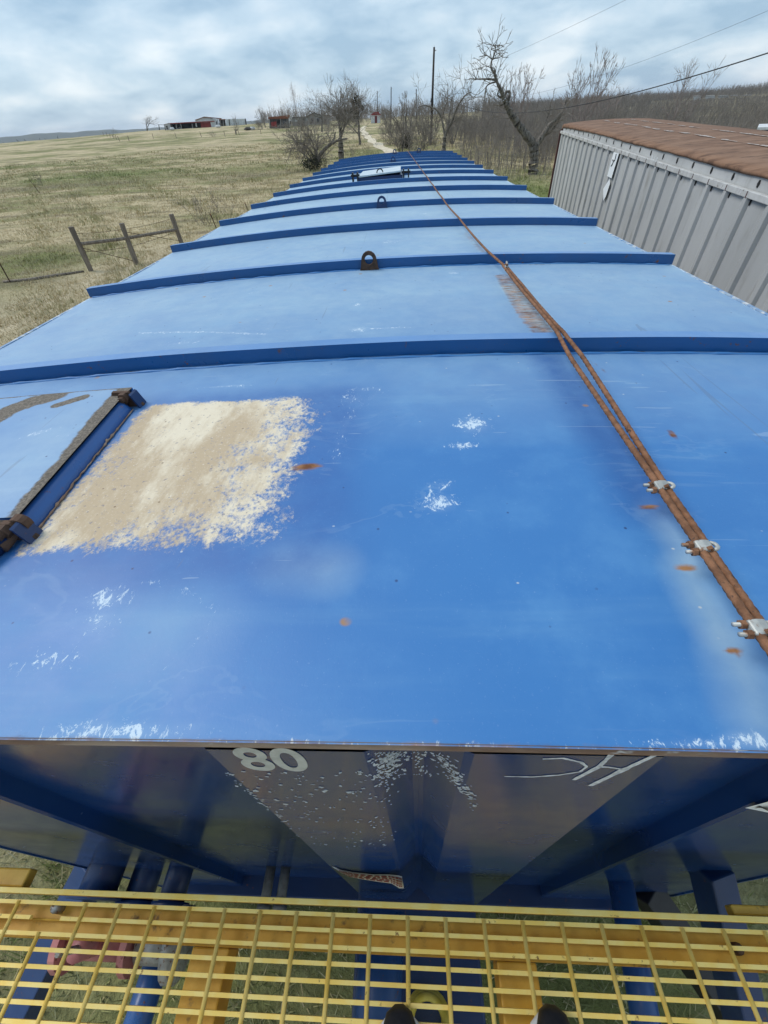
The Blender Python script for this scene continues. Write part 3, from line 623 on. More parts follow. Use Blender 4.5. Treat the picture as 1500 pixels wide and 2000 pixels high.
def flake(px, py, ln, wd, ang):
    p = onA(px, py); d = np.array([cos(ang), 0, sin(ang)]); nn = np.array([-sin(ang), 0, cos(ang)]); ln *= .62; wd *= .62; k = rg.uniform(.3, 1.5, 4)
    mb.add([p-d*ln*k[0], p+nn*wd*k[1]-d*ln*.2, p+d*ln*k[2], p-nn*wd*k[3]+d*ln*.2], [(0, 1, 2, 3)])
for _ in range(210):                                                 # left field of chips
    x, y = rg.uniform(110, 960), rg.uniform(230, 640)
    if y > 260+.60*(x-110)+95 and x < 560: continue
    if x < 560 and y > 240+.72*(x-110)+30: continue
    q = cl(x, y); k = rg.uniform(.4, 1.4); flake(*q, .0045*k, .004*k*rg.uniform(.6, 2), rg.uniform(-.6, .4))
for _ in range(60): x = rg.uniform(115, 500); flake(*cl(x, 240+.82*(x-115)+rg.normal(0, 10)), .004, .003, rg.uniform(-1, 1))
for _ in range(230):
    x, y = rg.normal(960, 45), 130+abs(rg.normal(0, 95)); flake(*cl(x-(y-180)*.15, y), .0035*rg.uniform(.4, 1.4), .009*rg.uniform(.4, 1.5), -.5)
for _ in range(22): flake(*cl(rg.uniform(850, 1000), rg.uniform(330, 620)), .0022, .014*rg.uniform(.4, 1.2), -.45)
for _ in range(150):
    t_ = rg.uniform(0, 1); flake(*cl(1220+190*t_+rg.normal(0, 16), 160+240*t_**1.2+rg.normal(0, 22)), .0025*rg.uniform(.5, 1.5), .011*rg.uniform(.4, 1.3), .55)
for _ in range(40): flake(*cl(rg.normal(1130, 28), rg.uniform(118, 260)), .003, .009*rg.uniform(.4, 1.3), -.3)
build('paint_chips', mb, M_flake, tank, kind='stuff')
# curled printed sticker low on the wall
def onAz(px, py): return onA(px, py)
st = [(648, 1690), (665, 1697), (690, 1702), (730, 1706), (760, 1706), (778, 1699), (785, 1692)]; sb = [(668, 1704), (685, 1711), (705, 1715), (735, 1720), (765, 1724), (780, 1726), (789, 1718)]
mb = MB(); vs_ = []
for i, (a_, b_) in enumerate(zip(st, sb)):
    lift = np.array([0, -.002-(.018*max(0, (i-4)/2)), 0]); vs_ += [onA(*a_)+lift, onA(*b_)+lift]
mb.add(vs_, [(2*i, 2*i+1, 2*i+3, 2*i+2) for i in range(6)]); sk = build('sticker', mb, M_paper, tank)
mb = MB(); A_ = np.array(vs_).reshape(7, 2, 3)
def sp_(u, v):
    k = min(5, int(u*6)); f_ = u*6-k; a_ = A_[k]*(1-f_)+A_[k+1]*f_; return a_[0]*(1-v)+a_[1]*v+np.array([0, -.0012, 0])
for row in (.10, .30, .50, .70):
    u = .06
    while u < .93:
        du = rg.uniform(.025, .06); mb.add([sp_(u, row), sp_(u+du, row), sp_(u+du, row+.12), sp_(u, row+.12)], [(0, 1, 2, 3)]); u += du+.018
build('print', mb, M_red, sk)
# paper notice on the outer wall panel
YB = YF+.06
def onB(px, py): return ly(px, py, YB)
mb = MB(); mb.add([onB(1455, 1578), onB(1500, 1566), onB(1560, 1552), onB(1570, 1592), onB(1500, 1587)], [(0, 1, 2, 3, 4)]); nb = build('notice', mb, M_paper, tank)
mb = MB()
for k in range(4): a_, b_ = onB(1474+k*3, 1577-k*1.5), onB(1505, 1571+k*4); o_ = np.array([0, -.0012, 0]); e_ = np.array([0, 0, -.004]); mb.add([a_+o_, b_+o_, b_+o_+e_, a_+o_+e_], [(0, 1, 2, 3)])
build('print', mb, M_ink, nb)
# things under the platform that belong to the tank: tow frame, pipes, valve
def ltube(pts, r_, mat, name, n=14):
    mb = MB(); mb.tube(pts, r_, n); return build(name, mb, mat, tank, smooth=True)
Z1 = 1.15
for px in (((1262, 1745), (1330, 1800), (1440, 2000), .11, M_black), ((1392, 1705), (1420, 1835), (1455, 1990), .085, M_dblue), ((182, 1700), (118, 1790), (30, 2000), .13, M_dblue)):
    p0 = onB(*px[0]); p0 = p0+np.array([0, .02, 0]); zq = p0[2]; p2 = lz(px[2][0], px[2][1], zq-.35); p2 = p0+(p2-p0)*1.6; p2[2] = max(.05, p2[2])
    mb = MB(); mb.beam(p0, p2, px[3], .10); build('frame_strut', mb, px[4], tank, bevel=.006)
for (q0, q1) in (((322, 1830), (268, 2000)), ((1212, 1720), (1262, 2000))):
    p0, p1 = lz(*q0, 1.35), lz(*q1, 1.35); p1 = p0+(p1-p0)*1.8; ltube([p0+(p0-p1)*.1, p1], .045, M_blue, 'blue_pipe')
p0, p1 = lz(745, 1845, 1.5), lz(735, 2000, 1.5); ltube([p0+(p0-p1)*.5, p1+(p1-p0)], .075, M_blue, 'blue_pipe')
p0, p1 = lz(690, 1850, 1.2), lz(965, 2000, 1.2); mb = MB(); mb.box((p0[0], -1.75, .95), (p1[0]-.02, YF+.2, 1.13)); build('hitch_box', mb, M_dblue, tank, bevel=.01)
mb = MB(); mb.box((-1.2, YF+.02, .36), (1.2, YF+.16, .62)); build('bottom_beam', mb, M_dblue, tank, bevel=.01)
vz = 1.55; vp = lz(200, 1836, vz); va = build('valve', MB().tube([vp+np.array([-.10, 0, 0]), vp+np.array([.10, 0, 0])], .05, 14), M_pink, tank, smooth=True)
for dx in (-.12, .11): build('flange', MB().tube([vp+np.array([dx, 0, 0]), vp+np.array([dx+.022, 0, 0])], .085, 18), M_pink, va)
build('valve_neck', MB().tube([vp, vp+np.array([0, -.02, .13])], .035, 12), M_pink, va, smooth=True)
build('valve_stem', MB().tube([vp+np.array([0, -.02, .12]), vp+np.array([0, -.03, .22])], .010, 8), M_galv, va)
vp2 = lz(330, 1842, vz); build('valve', MB().tube([vp2+np.array([-.09, .0, 0]), vp2+np.array([.02, 0, 0])], .055, 14).tube([vp2+np.array([.02, 0, 0]), vp2+np.array([.05, 0, 0])], .095, 18), M_galv, tank, smooth=True)
for (q, z_, r_, ln) in (((205, 1705), 1.25, .075, .16), ((285, 1712), 1.15, .06, .2), ((345, 1725), 1.3, .05, .14), ((520, 1748), 1.0, .022, .08), ((550, 1748), 1.0, .022, .08)):
    p = lz(*q, z_); p[1] = min(p[1], YF+.06); build('pipe_stub', MB().tube([p+np.array([0, .12, 0]), p+np.array([0, -ln*.4, 0])], r_, 14).tube([p+np.array([0, -ln*.4, 0]), p+np.array([0, -ln*.4-.02, 0])], r_*1.45, 16), M_dblue if r_ > .045 else M_greymetal, tank, smooth=True)

# ------------------------------------------------------------------ wire rope with clips
rope = empty('wire_rope', (.53, YF, 0), 'rusty steel wire rope doubled by clips along the blue tank roof', 'wire rope', tank=True)
RO = (.53, YF, 0)
def ropep(px, py, dz): return onroof(px, py, dz)
def strand(pts, r_, name):                                            # twisted rope: lobed section that rotates along the length
    P_ = np.array(pts); s_ = np.concatenate([[0], np.cumsum(np.linalg.norm(np.diff(P_, axis=0), axis=1))])
    n = max(60, int(min(s_[-1], 3.5)/.0035)); u = np.linspace(0, 1, n)**(1.0 if s_[-1] < 3 else 2.2)*s_[-1]
    Q = np.stack([np.interp(u, s_, P_[:, k]) for k in range(3)], -1)
    ns_ = 12; vs_ = []
    for i in range(n):
        d = Q[min(i+1, n-1)]-Q[max(i-1, 0)]; d /= np.linalg.norm(d); a_ = np.cross(d, (0, 0, 1)); a_ /= np.linalg.norm(a_); b_ = np.cross(a_, d); ph = u[i]/.0075*2*pi/6*2.2
        for k in range(ns_):
            t_ = 2*pi*k/ns_; rr_ = r_*(1+.20*cos(6*t_-ph*1.0)); vs_.append(Q[i]+(a_*cos(t_)+b_*sin(t_))*rr_)
    mb = MB(); mb.add(vs_, [(i*ns_+k, i*ns_+(k+1) % ns_, (i+1)*ns_+(k+1) % ns_, (i+1)*ns_+k) for i in range(n-1) for k in range(ns_)])
    return build(name, mb, M_rust, rope, RO, smooth=True)
rx = lambda y: np.interp(y, [-1.2, -.87, -.6, 0, .7, .95, 2.5, 4.5, 12.0], [.535, .531, .537, .560, .548, .520, .465, .428, .28])
def rz(y):
    if y < 0: return float(roofz(.55))+.0365+.0065
    k = y/SP; fr = k-math.floor(k); return float(roofz(.5))+.0365+.006-.010*4*fr*(1-fr)*.5
ypts = np.concatenate([np.linspace(12.2, 1, 70)])
strand([(rx(y), y+0., rz(y)) for y in np.linspace(.70, 12.1, 90)], .0044, 'rope_strand')
yc = np.linspace(-1.3, .72, 60); gap = np.interp(yc, [-1.3, -.60, -.45, -.15, .05, .25, .45, .68, .72], [.0048, .0048, .0085, .0140, .0056, .0052, .0070, .0048, .0044])
ddz = np.clip((-.95-yc), 0, 1)*1.2
for sgn in (-1, 1): strand([(rx(y)+sgn*g, y, rz(y)-dd) for y, g, dd in zip(yc, gap, ddz)], .0045, 'rope_strand')
def clip(y, small=False):
    p = np.array([rx(y), y, rz(y)]); d = np.array([rx(y+.05)-rx(y-.05), .1, rz(y+.05)-rz(y-.05)]); d /= np.linalg.norm(d); a_ = np.cross(d, (0, 0, 1)); a_ /= np.linalg.norm(a_); b_ = np.cross(a_, d)
    k = .45 if small else .46; L_ = lambda u, v, w_: p+a_*u*k+d*v*k+b_*w_*k
    if small: L0 = L_; L_ = lambda u, v, w_: L0(w_, v, -u) if False else p+b_*(-u)*k+d*v*k+a_*w_*k
    mb = MB(); mb.tube([L_(-.050, -.013, -.004), L_(.018, -.013, -.004)]+[L_(.018+.013*sin(t), -.013*cos(t), .006) for t in np.linspace(.3, pi-.3, 6)]+[L_(.018, .013, -.004), L_(-.050, .013, -.004)], .0058*k, 8)
    c = build('rope_clip', mb, M_galv, rope, RO, smooth=True)
    mb = MB(); mb.prism([(-.022, -.014), (.002, -.015), (.016, -.020), (.020, .0), (.016, .012), (-.004, .013), (-.022, .008)], L_(0, -.020, 0), a_*k if not small else -b_*k, b_*k if not small else a_*k, d*.040*k); build('saddle', mb, M_galv, c, RO, bevel=.002)
    for v in (-.013, .013):
        mb = MB(); mb.prism([(.0115*cos(t), .0115*sin(t)) for t in np.linspace(0, 2*pi, 7)[:-1]], L_(-.024, v, -.004), d*k, (b_ if not small else a_)*k, (-a_ if not small else b_)*.011*k); build('nut', mb, M_rust, c, RO)
    mb = MB(); mb.tube([L_(-.004, -.016, .012), L_(.002, -.016, .018), L_(.008, -.016, .010)], .006*k, 6); build('rust_cap', mb, M_rust, c, RO)
for y in (-.615, -.735, -.850): clip(y)
clip(.68, True)

# ------------------------------------------------------------------ yellow grating platform
ZG = CL[2]-1.40
PO = (0.03, -1.4, 0)
plat = empty('walkway_platform', PO, 'yellow painted steel grating platform in front of the blue tank', 'platform', tank=True)
PX0, PX1 = -1.15, 1.25; PY0 = -2.15
def pbox(name, a_, b_, mat, bevel=.0): return build(name, MB().box(a_, b_), mat, plat, PO, bevel=bevel)
pbox('edge_bar', (PX0, -1.0265, ZG-.03), (PX1, -1.0155, ZG+.006), M_yel, .001)
i = 0; y = -1.042
while y > PY0:
    j = .0006*sin(i*2.3); mb = MB()
    if i == 1: mb.box((PX0, y-.0038, ZG-.011), (-.815, y+.0038, ZG)); mb.box((-.735, y-.0038, ZG-.011), (PX1, y+.0038, ZG))
    else: mb.box((PX0, y-.0038+j, ZG-.011), (PX1, y+.0038+j, ZG))
    build('bearing_bar', mb, M_yel, plat, PO); y -= .0272; i += 1
for k in range(-12, 13):
    x = .047+k*.0912
    if not (PX0 < x < PX1): continue
    y1 = -1.040 if not (-.80 < x < -.74) else -1.094
    mb = MB(); mb.tube([(x+.002*sin(k), PY0, ZG-.0005), (x, y1, ZG-.0005)], .0052, 6); build('cross_bar', mb, M_yel, plat, PO, smooth=True)
mb = MB(); mb.box((PX0+.03, -1.106, ZG-.055), (PX1-.03, -1.040, ZG-.049)).box((PX0+.03, -1.046, ZG-.14), (PX1-.03, -1.040, ZG-.055)).box((PX0+.03, -1.074, ZG-.049), (PX1-.03, -1.070, ZG-.024)); build('front_channel', mb, M_yel2, plat, PO, bevel=.002)
for x0, x1 in ((-.405, -.31), (.35, .443)): pbox('support_beam', (x0, PY0, ZG-.16), (x1, -1.1065, ZG-.075), M_yel2, .004)
for x0, x1, y1_ in ((-1.2, -.885, -.976), (.915, 1.25, -.995)):
    mb = MB(); mb.box((x0, -1.0145, ZG-.045), (x1, y1_, ZG-.012)); build('side_arm', mb, M_yel2, plat, PO, bevel=.004)
pbox('rear_channel', (PX0+.03, PY0-.006, ZG-.14), (PX1-.03, PY0-.001, ZG+.004), M_yel2)
for x in (-1.05, 1.12):
    for y in (PY0+.55, PY0+.08):
        mb = MB(); mb.box((x-.035, y-.035, -.12), (x+.035, y+.035, ZG-.142)); build('platform_leg', mb, M_yel2, plat, PO, bevel=.003)
for (px, py, mat) in ((107, 1773, M_galv), (1443, 1853, M_dkrust)):
    p = lz(px, py, ZG-.02); mb = MB(); mb.tube([p+np.array([0, 0, -.03]), p, p+np.array([0, 0, .006])], [.011, .011, .008], 10); build('bolt', mb, mat, plat, PO, smooth=True)
# shoes
def shoe(tipx, tipy, ang, label):
    o = empty('shoe', (tipx, tipy-.14, ZG), label, 'shoe', 'shoes of the photographer', tank=True); org = (tipx, tipy-.14, ZG)
    def loft(prof, zfun, mat, name, n=18):
        mb = MB(); vs_ = []
        for (v, hw, h0, h1) in prof:
            for k in range(n):
                t_ = 2*pi*k/n; cx, cz = cos(t_), sin(t_); xx = hw*np.sign(cx)*abs(cx)**.8; zz_ = (h0+h1)/2+(h1-h0)/2*np.sign(cz)*abs(cz)**.7
                p = np.array([xx, v, zz_]); q = np.array([p[0]*cos(ang)-p[1]*sin(ang), p[0]*sin(ang)+p[1]*cos(ang), p[2]]); vs_.append(np.array([tipx, tipy, ZG])+q)
        m = len(prof); fs = [(i*n+k, i*n+(k+1) % n, (i+1)*n+(k+1) % n, (i+1)*n+k) for i in range(m-1) for k in range(n)]+[tuple(range(n-1, -1, -1)), tuple((m-1)*n+k for k in range(n))]
        mb.add(vs_, fs); return build(name, mb, mat, o, org, smooth=True)
    sole = [(-.008, .012, .006, .018), (-.014, .026, .002, .022), (-.03, .045, 0, .028), (-.07, .053, 0, .027), (-.12, .047, 0, .026), (-.18, .038, 0, .027), (-.24, .036, 0, .030), (-.275, .030, 0, .032), (-.29, .012, .006, .028)]
    loft(sole, None, M_white, 'sole')
    up = [(.0, .010, .010, .034), (-.010, .027, .010, .050), (-.04, .040, .016, .062), (-.08, .046, .016, .072), (-.13, .043, .016, .090), (-.17, .037, .016, .108), (-.22, .035, .016, .112), (-.265, .031, .016, .115), (-.283, .018, .018, .108)]
    loft(up, None, M_leather, 'upper')
    mb = MB()
    for k in range(4): mb.tube([(tipx-.022, tipy-.085-k*.022, ZG+.074+k*.009), (tipx, tipy-.088-k*.022, ZG+.081+k*.009), (tipx+.022, tipy-.085-k*.022, ZG+.074+k*.009)], .003, 6)
    build('lace', mb, M_rubber, o, org)
a_, b_ = lz(779, 1963, ZG+.04), lz(1079, 1963, ZG+.04)
shoe(a_[0], a_[1], radians(3), 'black shoe with white sole on the grating above the coiled yellow hose')
shoe(b_[0], b_[1], radians(-4), 'black shoe with white sole on the grating beside the yellow support beam')
# coiled yellow hose on the hitch box below
hp = lz(835, 1990, 1.19); ho = MB()
pts = [hp+np.array([(.075-.006*(t/(2*pi)))*cos(t), (.075-.006*(t/(2*pi)))*sin(t)-.01, .010*(t/(2*pi))]) for t in np.linspace(0, 6*pi, 70)]; ho.tube([p+np.array([0, 0, .0]) for p in pts], .013, 8)
hz0 = hp+np.array([0, 0, -.06]); hz0 = np.array([hp[0], hp[1], 1.13])
hob = build('hose_coil', MB().tube([p-np.array([0, 0, hp[2]-1.143]) for p in pts], .013, 8), M_hose, None, hz0, smooth=True); hob.matrix_world = Matrix.Translation(M @ hz0) @ Matrix(M.tolist()).to_4x4()
tag(hob, 'coiled yellow hose lying on blue steel below the grating', 'hose')
#__PART2__
# ------------------------------------------------------------------ vegetation
def grow(S, p, d, Ln, r, depth, P, rg):
    n = max(2, int(Ln/P['seg'])); r1 = r*(P['taper'] if depth else .45)
    for i in range(n):
        d = d+rg.normal(0, P['wob'], 3)+np.array([0, 0, P['up']]); d = d/np.linalg.norm(d)
        q = p+d*Ln/n; ra, rb = r+(r1-r)*i/n, r+(r1-r)*(i+1)/n
        S.append((*p, *q, ra, rb)); p = q
        if depth > 0 and (i+1)/n > P['clear'].get(depth, .2):
            for _ in range(rg.poisson(P['rate'])):
                a = np.cross(d, rg.normal(0, 1, 3)); a = a/(np.linalg.norm(a)+1e-9); t = radians(rg.uniform(*P['ang']))
                grow(S, p, d*cos(t)+a*sin(t), Ln*rg.uniform(.40, .68), max(rb*rg.uniform(.4, .65), P['rmin']), depth-1, P, rg)
    if depth > 0:
        for _ in range(2):
            a = np.cross(d, rg.normal(0, 1, 3)); a = a/(np.linalg.norm(a)+1e-9); t = radians(rg.uniform(10, 35))
            grow(S, p, d*cos(t)+a*sin(t), Ln*rg.uniform(.45, .7), max(r1*.75, P['rmin']), depth-1, P, rg)
BASE = dict(seg=.55, taper=.62, wob=.12, up=.03, rate=.55, ang=(28, 65), clear={4: .45, 3: .25, 2: .1, 1: .05}, rmin=.017)
def treeobj(name, base, S, label, cat, mats=(M_bark, M_twig), group=None, thick=.03, limbs=None):
    base = np.array(base, float); S = np.array(S); o = empty(name, base, label, cat, group)
    big = S[:, 6] >= thick if limbs is None else np.array([i in limbs for i in range(len(S))])
    for nm, sel, mt, sd in (('trunk', big, mats[0], 7), ('crown', ~big, mats[1], 3)):
        if sel.any():
            V, Fs = segmesh(S[sel], sd); c = npobj(nm, V-base, Fs, mt, None, nm == 'trunk'); c.parent = o
    return o
def baretree(base, h, label, seed, r0=.12, depth=3, stems=1, spread=.25, mats=(M_bark, M_twig), name='bare_tree', group=None, thick=.03, **kw):
    rg = np.random.default_rng(seed); P = dict(BASE); P['seg'] = max(.25, h/14); P.update(kw); S = []
    base = np.array(base, float)
    for k in range(stems):
        d = np.array([rg.normal(0, spread), rg.normal(0, spread), 1.0]); d /= np.linalg.norm(d)
        st = base+np.array([rg.normal(0, .022*stems), rg.normal(0, .022*stems), -.15])
        grow(S, st, d, h*P.get('frac', .5)*rg.uniform(.8, 1.1), r0*rg.uniform(.75, 1.1), depth, P, rg)
    S = np.array(S); zmax = np.quantile(S[:, 5], .985)-base[2]; k = h/zmax; kx = k*P.get('wide', 1.0)       # fit to the height
    for c in (0, 3): S[:, c] = base[0]+(S[:, c]-base[0])*kx
    for c in (1, 4): S[:, c] = base[1]+(S[:, c]-base[1])*kx
    for c in (2, 5): S[:, c] = base[2]-.1+(S[:, c]-base[2])*k
    return treeobj(name, base, S, label, 'bush' if 'bush' in name else 'tree', mats, group, thick)
def hgt(px, py, r): return atdist(px, py, r)[2]
# gnarled tree beside the grey van: limbs drawn from the photograph's directions, depth added
def pixtree(name, basepx, limbs, label, seed, rbase, twigs=26, tl=1.0, mats=(M_bark, M_twig), r=None, depthk=.8, rate=.5):
    rg = np.random.default_rng(seed); b = gh(*basepx) if r is None else polar(*basepx, r); r = hypot(b[0]-CW[0], b[1]-CW[1]); S = []
    fwd = np.array([(b[0]-CW[0])/r, (b[1]-CW[1])/r, 0]); P = dict(BASE); P.update(seg=.20, wob=.13, up=.005, rmin=.013, rate=rate, ang=(25, 70))
    nodes = []; LB = set()
    for pts, r0, r1, dep, nt_ in limbs:
        Q = np.array([atdist(x, y, r) for x, y in pts]); m = len(Q); d0 = 0.
        if nodes:                                                    # start on the nearest point of the limbs already grown
            ND = np.array(nodes); rel = ND-Q[0]; dpt = rel @ fwd; lat = np.linalg.norm(rel-dpt[:, None]*fwd, axis=1); j = int(np.argmin(lat)); d0 = dpt[j]; Q[0] = ND[j]-fwd*d0
        Q = Q+fwd*(d0+dep*np.arange(m)/(m-1))[:, None]
        u = np.linspace(0, m-1, (m-1)*5+1); X = np.stack([np.interp(u, np.arange(m), Q[:, k]) for k in range(3)], -1)
        if m > 2:
            for _ in range(2): X[1:-1] = X[1:-1]*.5+(X[:-2]+X[2:])*.25
        X = X+rg.normal(0, .012, X.shape)*(r1+.05)*4; R_ = np.linspace(r0, r1, len(X))*(1+.12*np.sin(np.arange(len(X))*1.9+seed))
        X[0] = Q[0]; nodes += list(X); LB.update(range(len(S), len(S)+len(X)-1))
        for i in range(len(X)-1): S.append((*X[i], *X[i+1], R_[i], R_[i+1]))
        for _ in range(nt_):
            i = rg.integers(len(X)//4, len(X)-1); d = X[i+1]-X[i]; d /= np.linalg.norm(d); a = np.cross(d, rg.normal(0, 1, 3)); a /= np.linalg.norm(a); t = radians(rg.uniform(35, 85))
            grow(S, X[i], d*cos(t)+a*sin(t), tl*rg.uniform(.35, 1.0), .020, 1 if rg.random() < .6 else 2, P, rg)
    return treeobj(name, b, S, label, 'tree', mats, None, .03, LB)
c5 = lambda x, y: (900+x/5, 60+y/5)
pixtree('gnarled_tree', (1042, 341), [
    ([(1040, 345), c5(715, 1290), c5(715, 1150)], .36, .27, 0, 3),
    ([c5(712, 1175), c5(690, 1080), c5(610, 980), c5(545, 890), c5(490, 810), c5(450, 720), c5(425, 650)], .26, .15, -.5, 18),
    ([c5(430, 660), c5(400, 590), c5(365, 515), c5(345, 440), c5(345, 380)], .13, .035, -.3, 12),
    ([c5(350, 470), c5(325, 400), c5(302, 370), c5(305, 310), c5(330, 250), c5(350, 190), c5(340, 140)], .07, .02, .3, 14),
    ([c5(345, 495), c5(280, 475), c5(215, 475), c5(150, 475), c5(90, 470)], .06, .018, .4, 16),
    ([c5(345, 510), c5(290, 520), c5(250, 560), c5(265, 600)], .045, .015, -.3, 8),
    ([c5(325, 280), c5(370, 275), c5(420, 240)], .03, .014, .2, 5), ([c5(305, 285), c5(260, 245), c5(190, 265)], .03, .014, -.2, 6),
    ([c5(335, 200), c5(300, 190), c5(320, 150), c5(365, 150)], .022, .012, .1, 4),
    ([c5(480, 720), c5(478, 640), c5(480, 600), c5(450, 590), c5(430, 640)], .10, .05, .3, 3),
    ([c5(430, 640), c5(380, 650), c5(360, 620), c5(375, 590)], .05, .03, -.3, 3), ([c5(440, 720), c5(390, 730), c5(370, 690)], .06, .03, .2, 3),
    ([c5(720, 1160), c5(780, 1060), c5(850, 950), c5(920, 880), c5(985, 805)], .22, .08, .8, 22),
    ([c5(800, 1030), c5(870, 1000), c5(930, 930), c5(1000, 800), c5(1040, 660)], .09, .025, 1.0, 14),
    ([c5(840, 960), c5(830, 880), c5(870, 790), c5(880, 700)], .05, .02, .6, 10)],
    'dead gnarled forked tree with bare twisted limbs growing beside the grey van', 5, .3, tl=.8, rate=.22)
c3 = lambda x, y: (750+x/3.75, 60+y/3.75)
pixtree('bare_tree', (866, 292), [
    ([(866, 296), c3(440, 830), c3(450, 760)], .24, .18, 0, 2), ([c3(450, 770), c3(430, 680), c3(415, 620), c3(375, 570), c3(300, 545), c3(250, 560)], .12, .03, .5, 16),
    ([c3(455, 760), c3(490, 680), c3(520, 600), c3(545, 540), c3(600, 465), c3(640, 450)], .14, .03, -.6, 22), ([c3(480, 700), c3(530, 650), c3(580, 630)], .06, .02, .6, 8),
    ([c3(470, 720), c3(480, 600), c3(500, 480)], .08, .02, .8, 16), ([c3(440, 650), c3(440, 580), c3(470, 500)], .06, .02, -.5, 14)],
    'bare two-limbed mesquite just right of the tall dark utility pole', 6, .2, tl=1.7, r=58)
c2 = lambda x, y: (540+x*.12, 150+y*.12)
pixtree('leaning_tree', (627, 330), [
    ([c2(640, 1440), c2(700, 1280), c2(800, 1160), c2(900, 1080), c2(1000, 1030), c2(1150, 1000)], .20, .05, -.5, 10),
    ([c2(900, 1080), c2(940, 1000), c2(960, 900)], .11, .04, .4, 3), ([c2(890, 1070), c2(870, 1000), c2(800, 900)], .05, .02, .3, 5),
    ([c2(640, 1400), c2(560, 1200), c2(420, 1080), c2(260, 1060)], .09, .02, .6, 30), ([c2(640, 1400), c2(620, 1150), c2(560, 1000), c2(500, 960)], .09, .02, -.6, 30),
    ([c2(650, 1400), c2(660, 1150), c2(680, 950)], .09, .025, .8, 30), ([c2(630, 1420), c2(480, 1300), c2(350, 1200), c2(230, 1150)], .07, .02, 1.2, 30),
    ([c2(640, 1430), c2(520, 1250), c2(450, 1130), c2(380, 1060)], .07, .02, -1.2, 30), ([c2(650, 1430), c2(740, 1330), c2(800, 1250)], .06, .02, 1.0, 16)],
    'low bare mesquite with one thick limb leaning over the tank end', 8, .2, tl=1.4, r=50, rate=.55)
pixtree('bare_tree', (665, 312), [
    ([c2(1055, 1370), c2(1050, 1150), c2(1040, 1000)], .33, .26, 0, 0), ([c2(1045, 1020), c2(1040, 880), c2(1015, 760), c2(1010, 640), c2(1000, 480)], .17, .04, .6, 30),
    ([c2(1050, 1000), c2(1100, 820), c2(1130, 640), c2(1100, 450)], .13, .03, -.8, 30), ([c2(1015, 760), c2(950, 600), c2(920, 480)], .08, .02, .9, 22), ([c2(1090, 860), c2(1180, 700), c2(1200, 560)], .08, .02, .9, 24), ([c2(1040, 900), c2(1100, 700), c2(1060, 560)], .07, .02, 1.6, 24)],
    'thick trunked bare tree with a dense twiggy crown left of the dirt track', 9, .3, tl=1.9, r=60, rate=.45)
pixtree('bare_tree', (704, 284), [
    ([c2(1365, 1120), c2(1345, 950), c2(1340, 760), c2(1330, 600), c2(1310, 450), c2(1275, 310)], .20, .05, .3, 36), ([c2(1340, 960), c2(1250, 850), c2(1170, 760)], .08, .02, .8, 12),
    ([c2(1340, 700), c2(1400, 560), c2(1440, 450)], .08, .02, -.6, 18), ([c2(1335, 640), c2(1250, 500), c2(1210, 370)], .08, .02, .6, 18), ([c2(1330, 560), c2(1350, 420), c2(1320, 300)], .07, .02, -.4, 12)],
    'upright bare tree with clumps of mistletoe standing at the bend of the track', 10, .2, tl=2.2, r=86, rate=.6)
pixtree('bare_tree', (628, 262), [
    ([c2(740, 900), c2(740, 720), c2(735, 600)], .24, .2, 0, 2), ([c2(735, 620), c2(720, 480), c2(715, 380)], .14, .03, .4, 12), ([c2(735, 620), c2(800, 590), c2(860, 510), c2(900, 420)], .12, .03, -.5, 12),
    ([c2(700, 680), c2(620, 640), c2(560, 570), c2(500, 520), c2(400, 530)], .13, .03, .6, 14), ([c2(660, 700), c2(655, 500), c2(655, 300)], .08, .025, .3, 10)],
    'dark bare tree with spreading limbs in front of the old house', 12, .2, tl=3.2, r=150)
# mistletoe clumps and evergreen shrub: leaf-sized faces
def leaves(name, centre, rad, n, mat, seed, size, parent=None, org=(0, 0, 0)):
    rg = np.random.default_rng(seed); u = rg.normal(0, 1, (n, 3)); u /= np.linalg.norm(u, axis=1, keepdims=True); rr_ = rg.uniform(.25, 1, (n, 1))**.6
    lump = 1+.35*np.sin(u[:, :1]*5+seed)*np.cos(u[:, 1:2]*6); c = u*rr_*np.array(rad)*lump; a = rg.normal(0, 1, (n, 3)); b = rg.normal(0, 1, (n, 3))
    a *= size/np.linalg.norm(a, axis=1, keepdims=True); b *= size*.6/np.linalg.norm(b, axis=1, keepdims=True)
    V = np.stack([c-a, c+b, c+a, c-b], 1).reshape(-1, 3)+np.array(centre)-np.array(org); Fs = np.arange(n*4).reshape(-1, 4); o = npobj(name, V, Fs, mat)
    if parent: o.parent = parent
    return o
tm = [o for o in bpy.data.objects if o.type == 'EMPTY' and 'mistletoe' in o.get('label', '')][0]
for k, (x, y, s_) in enumerate(((1300, 370, .75), (1260, 480, .5), (1290, 640, .7), (1240, 420, .45), (1350, 440, .5), (1310, 540, .5), (1220, 560, .4), (1390, 500, .4))):
    c = atdist(*c2(x, y), 86); leaves('mistletoe', c, (s_*.6, s_*.6, s_*.9), 260, M_oakleaf if k % 2 else M_bushg, k, .09, tm, tm.location)['kind'] = 'stuff'
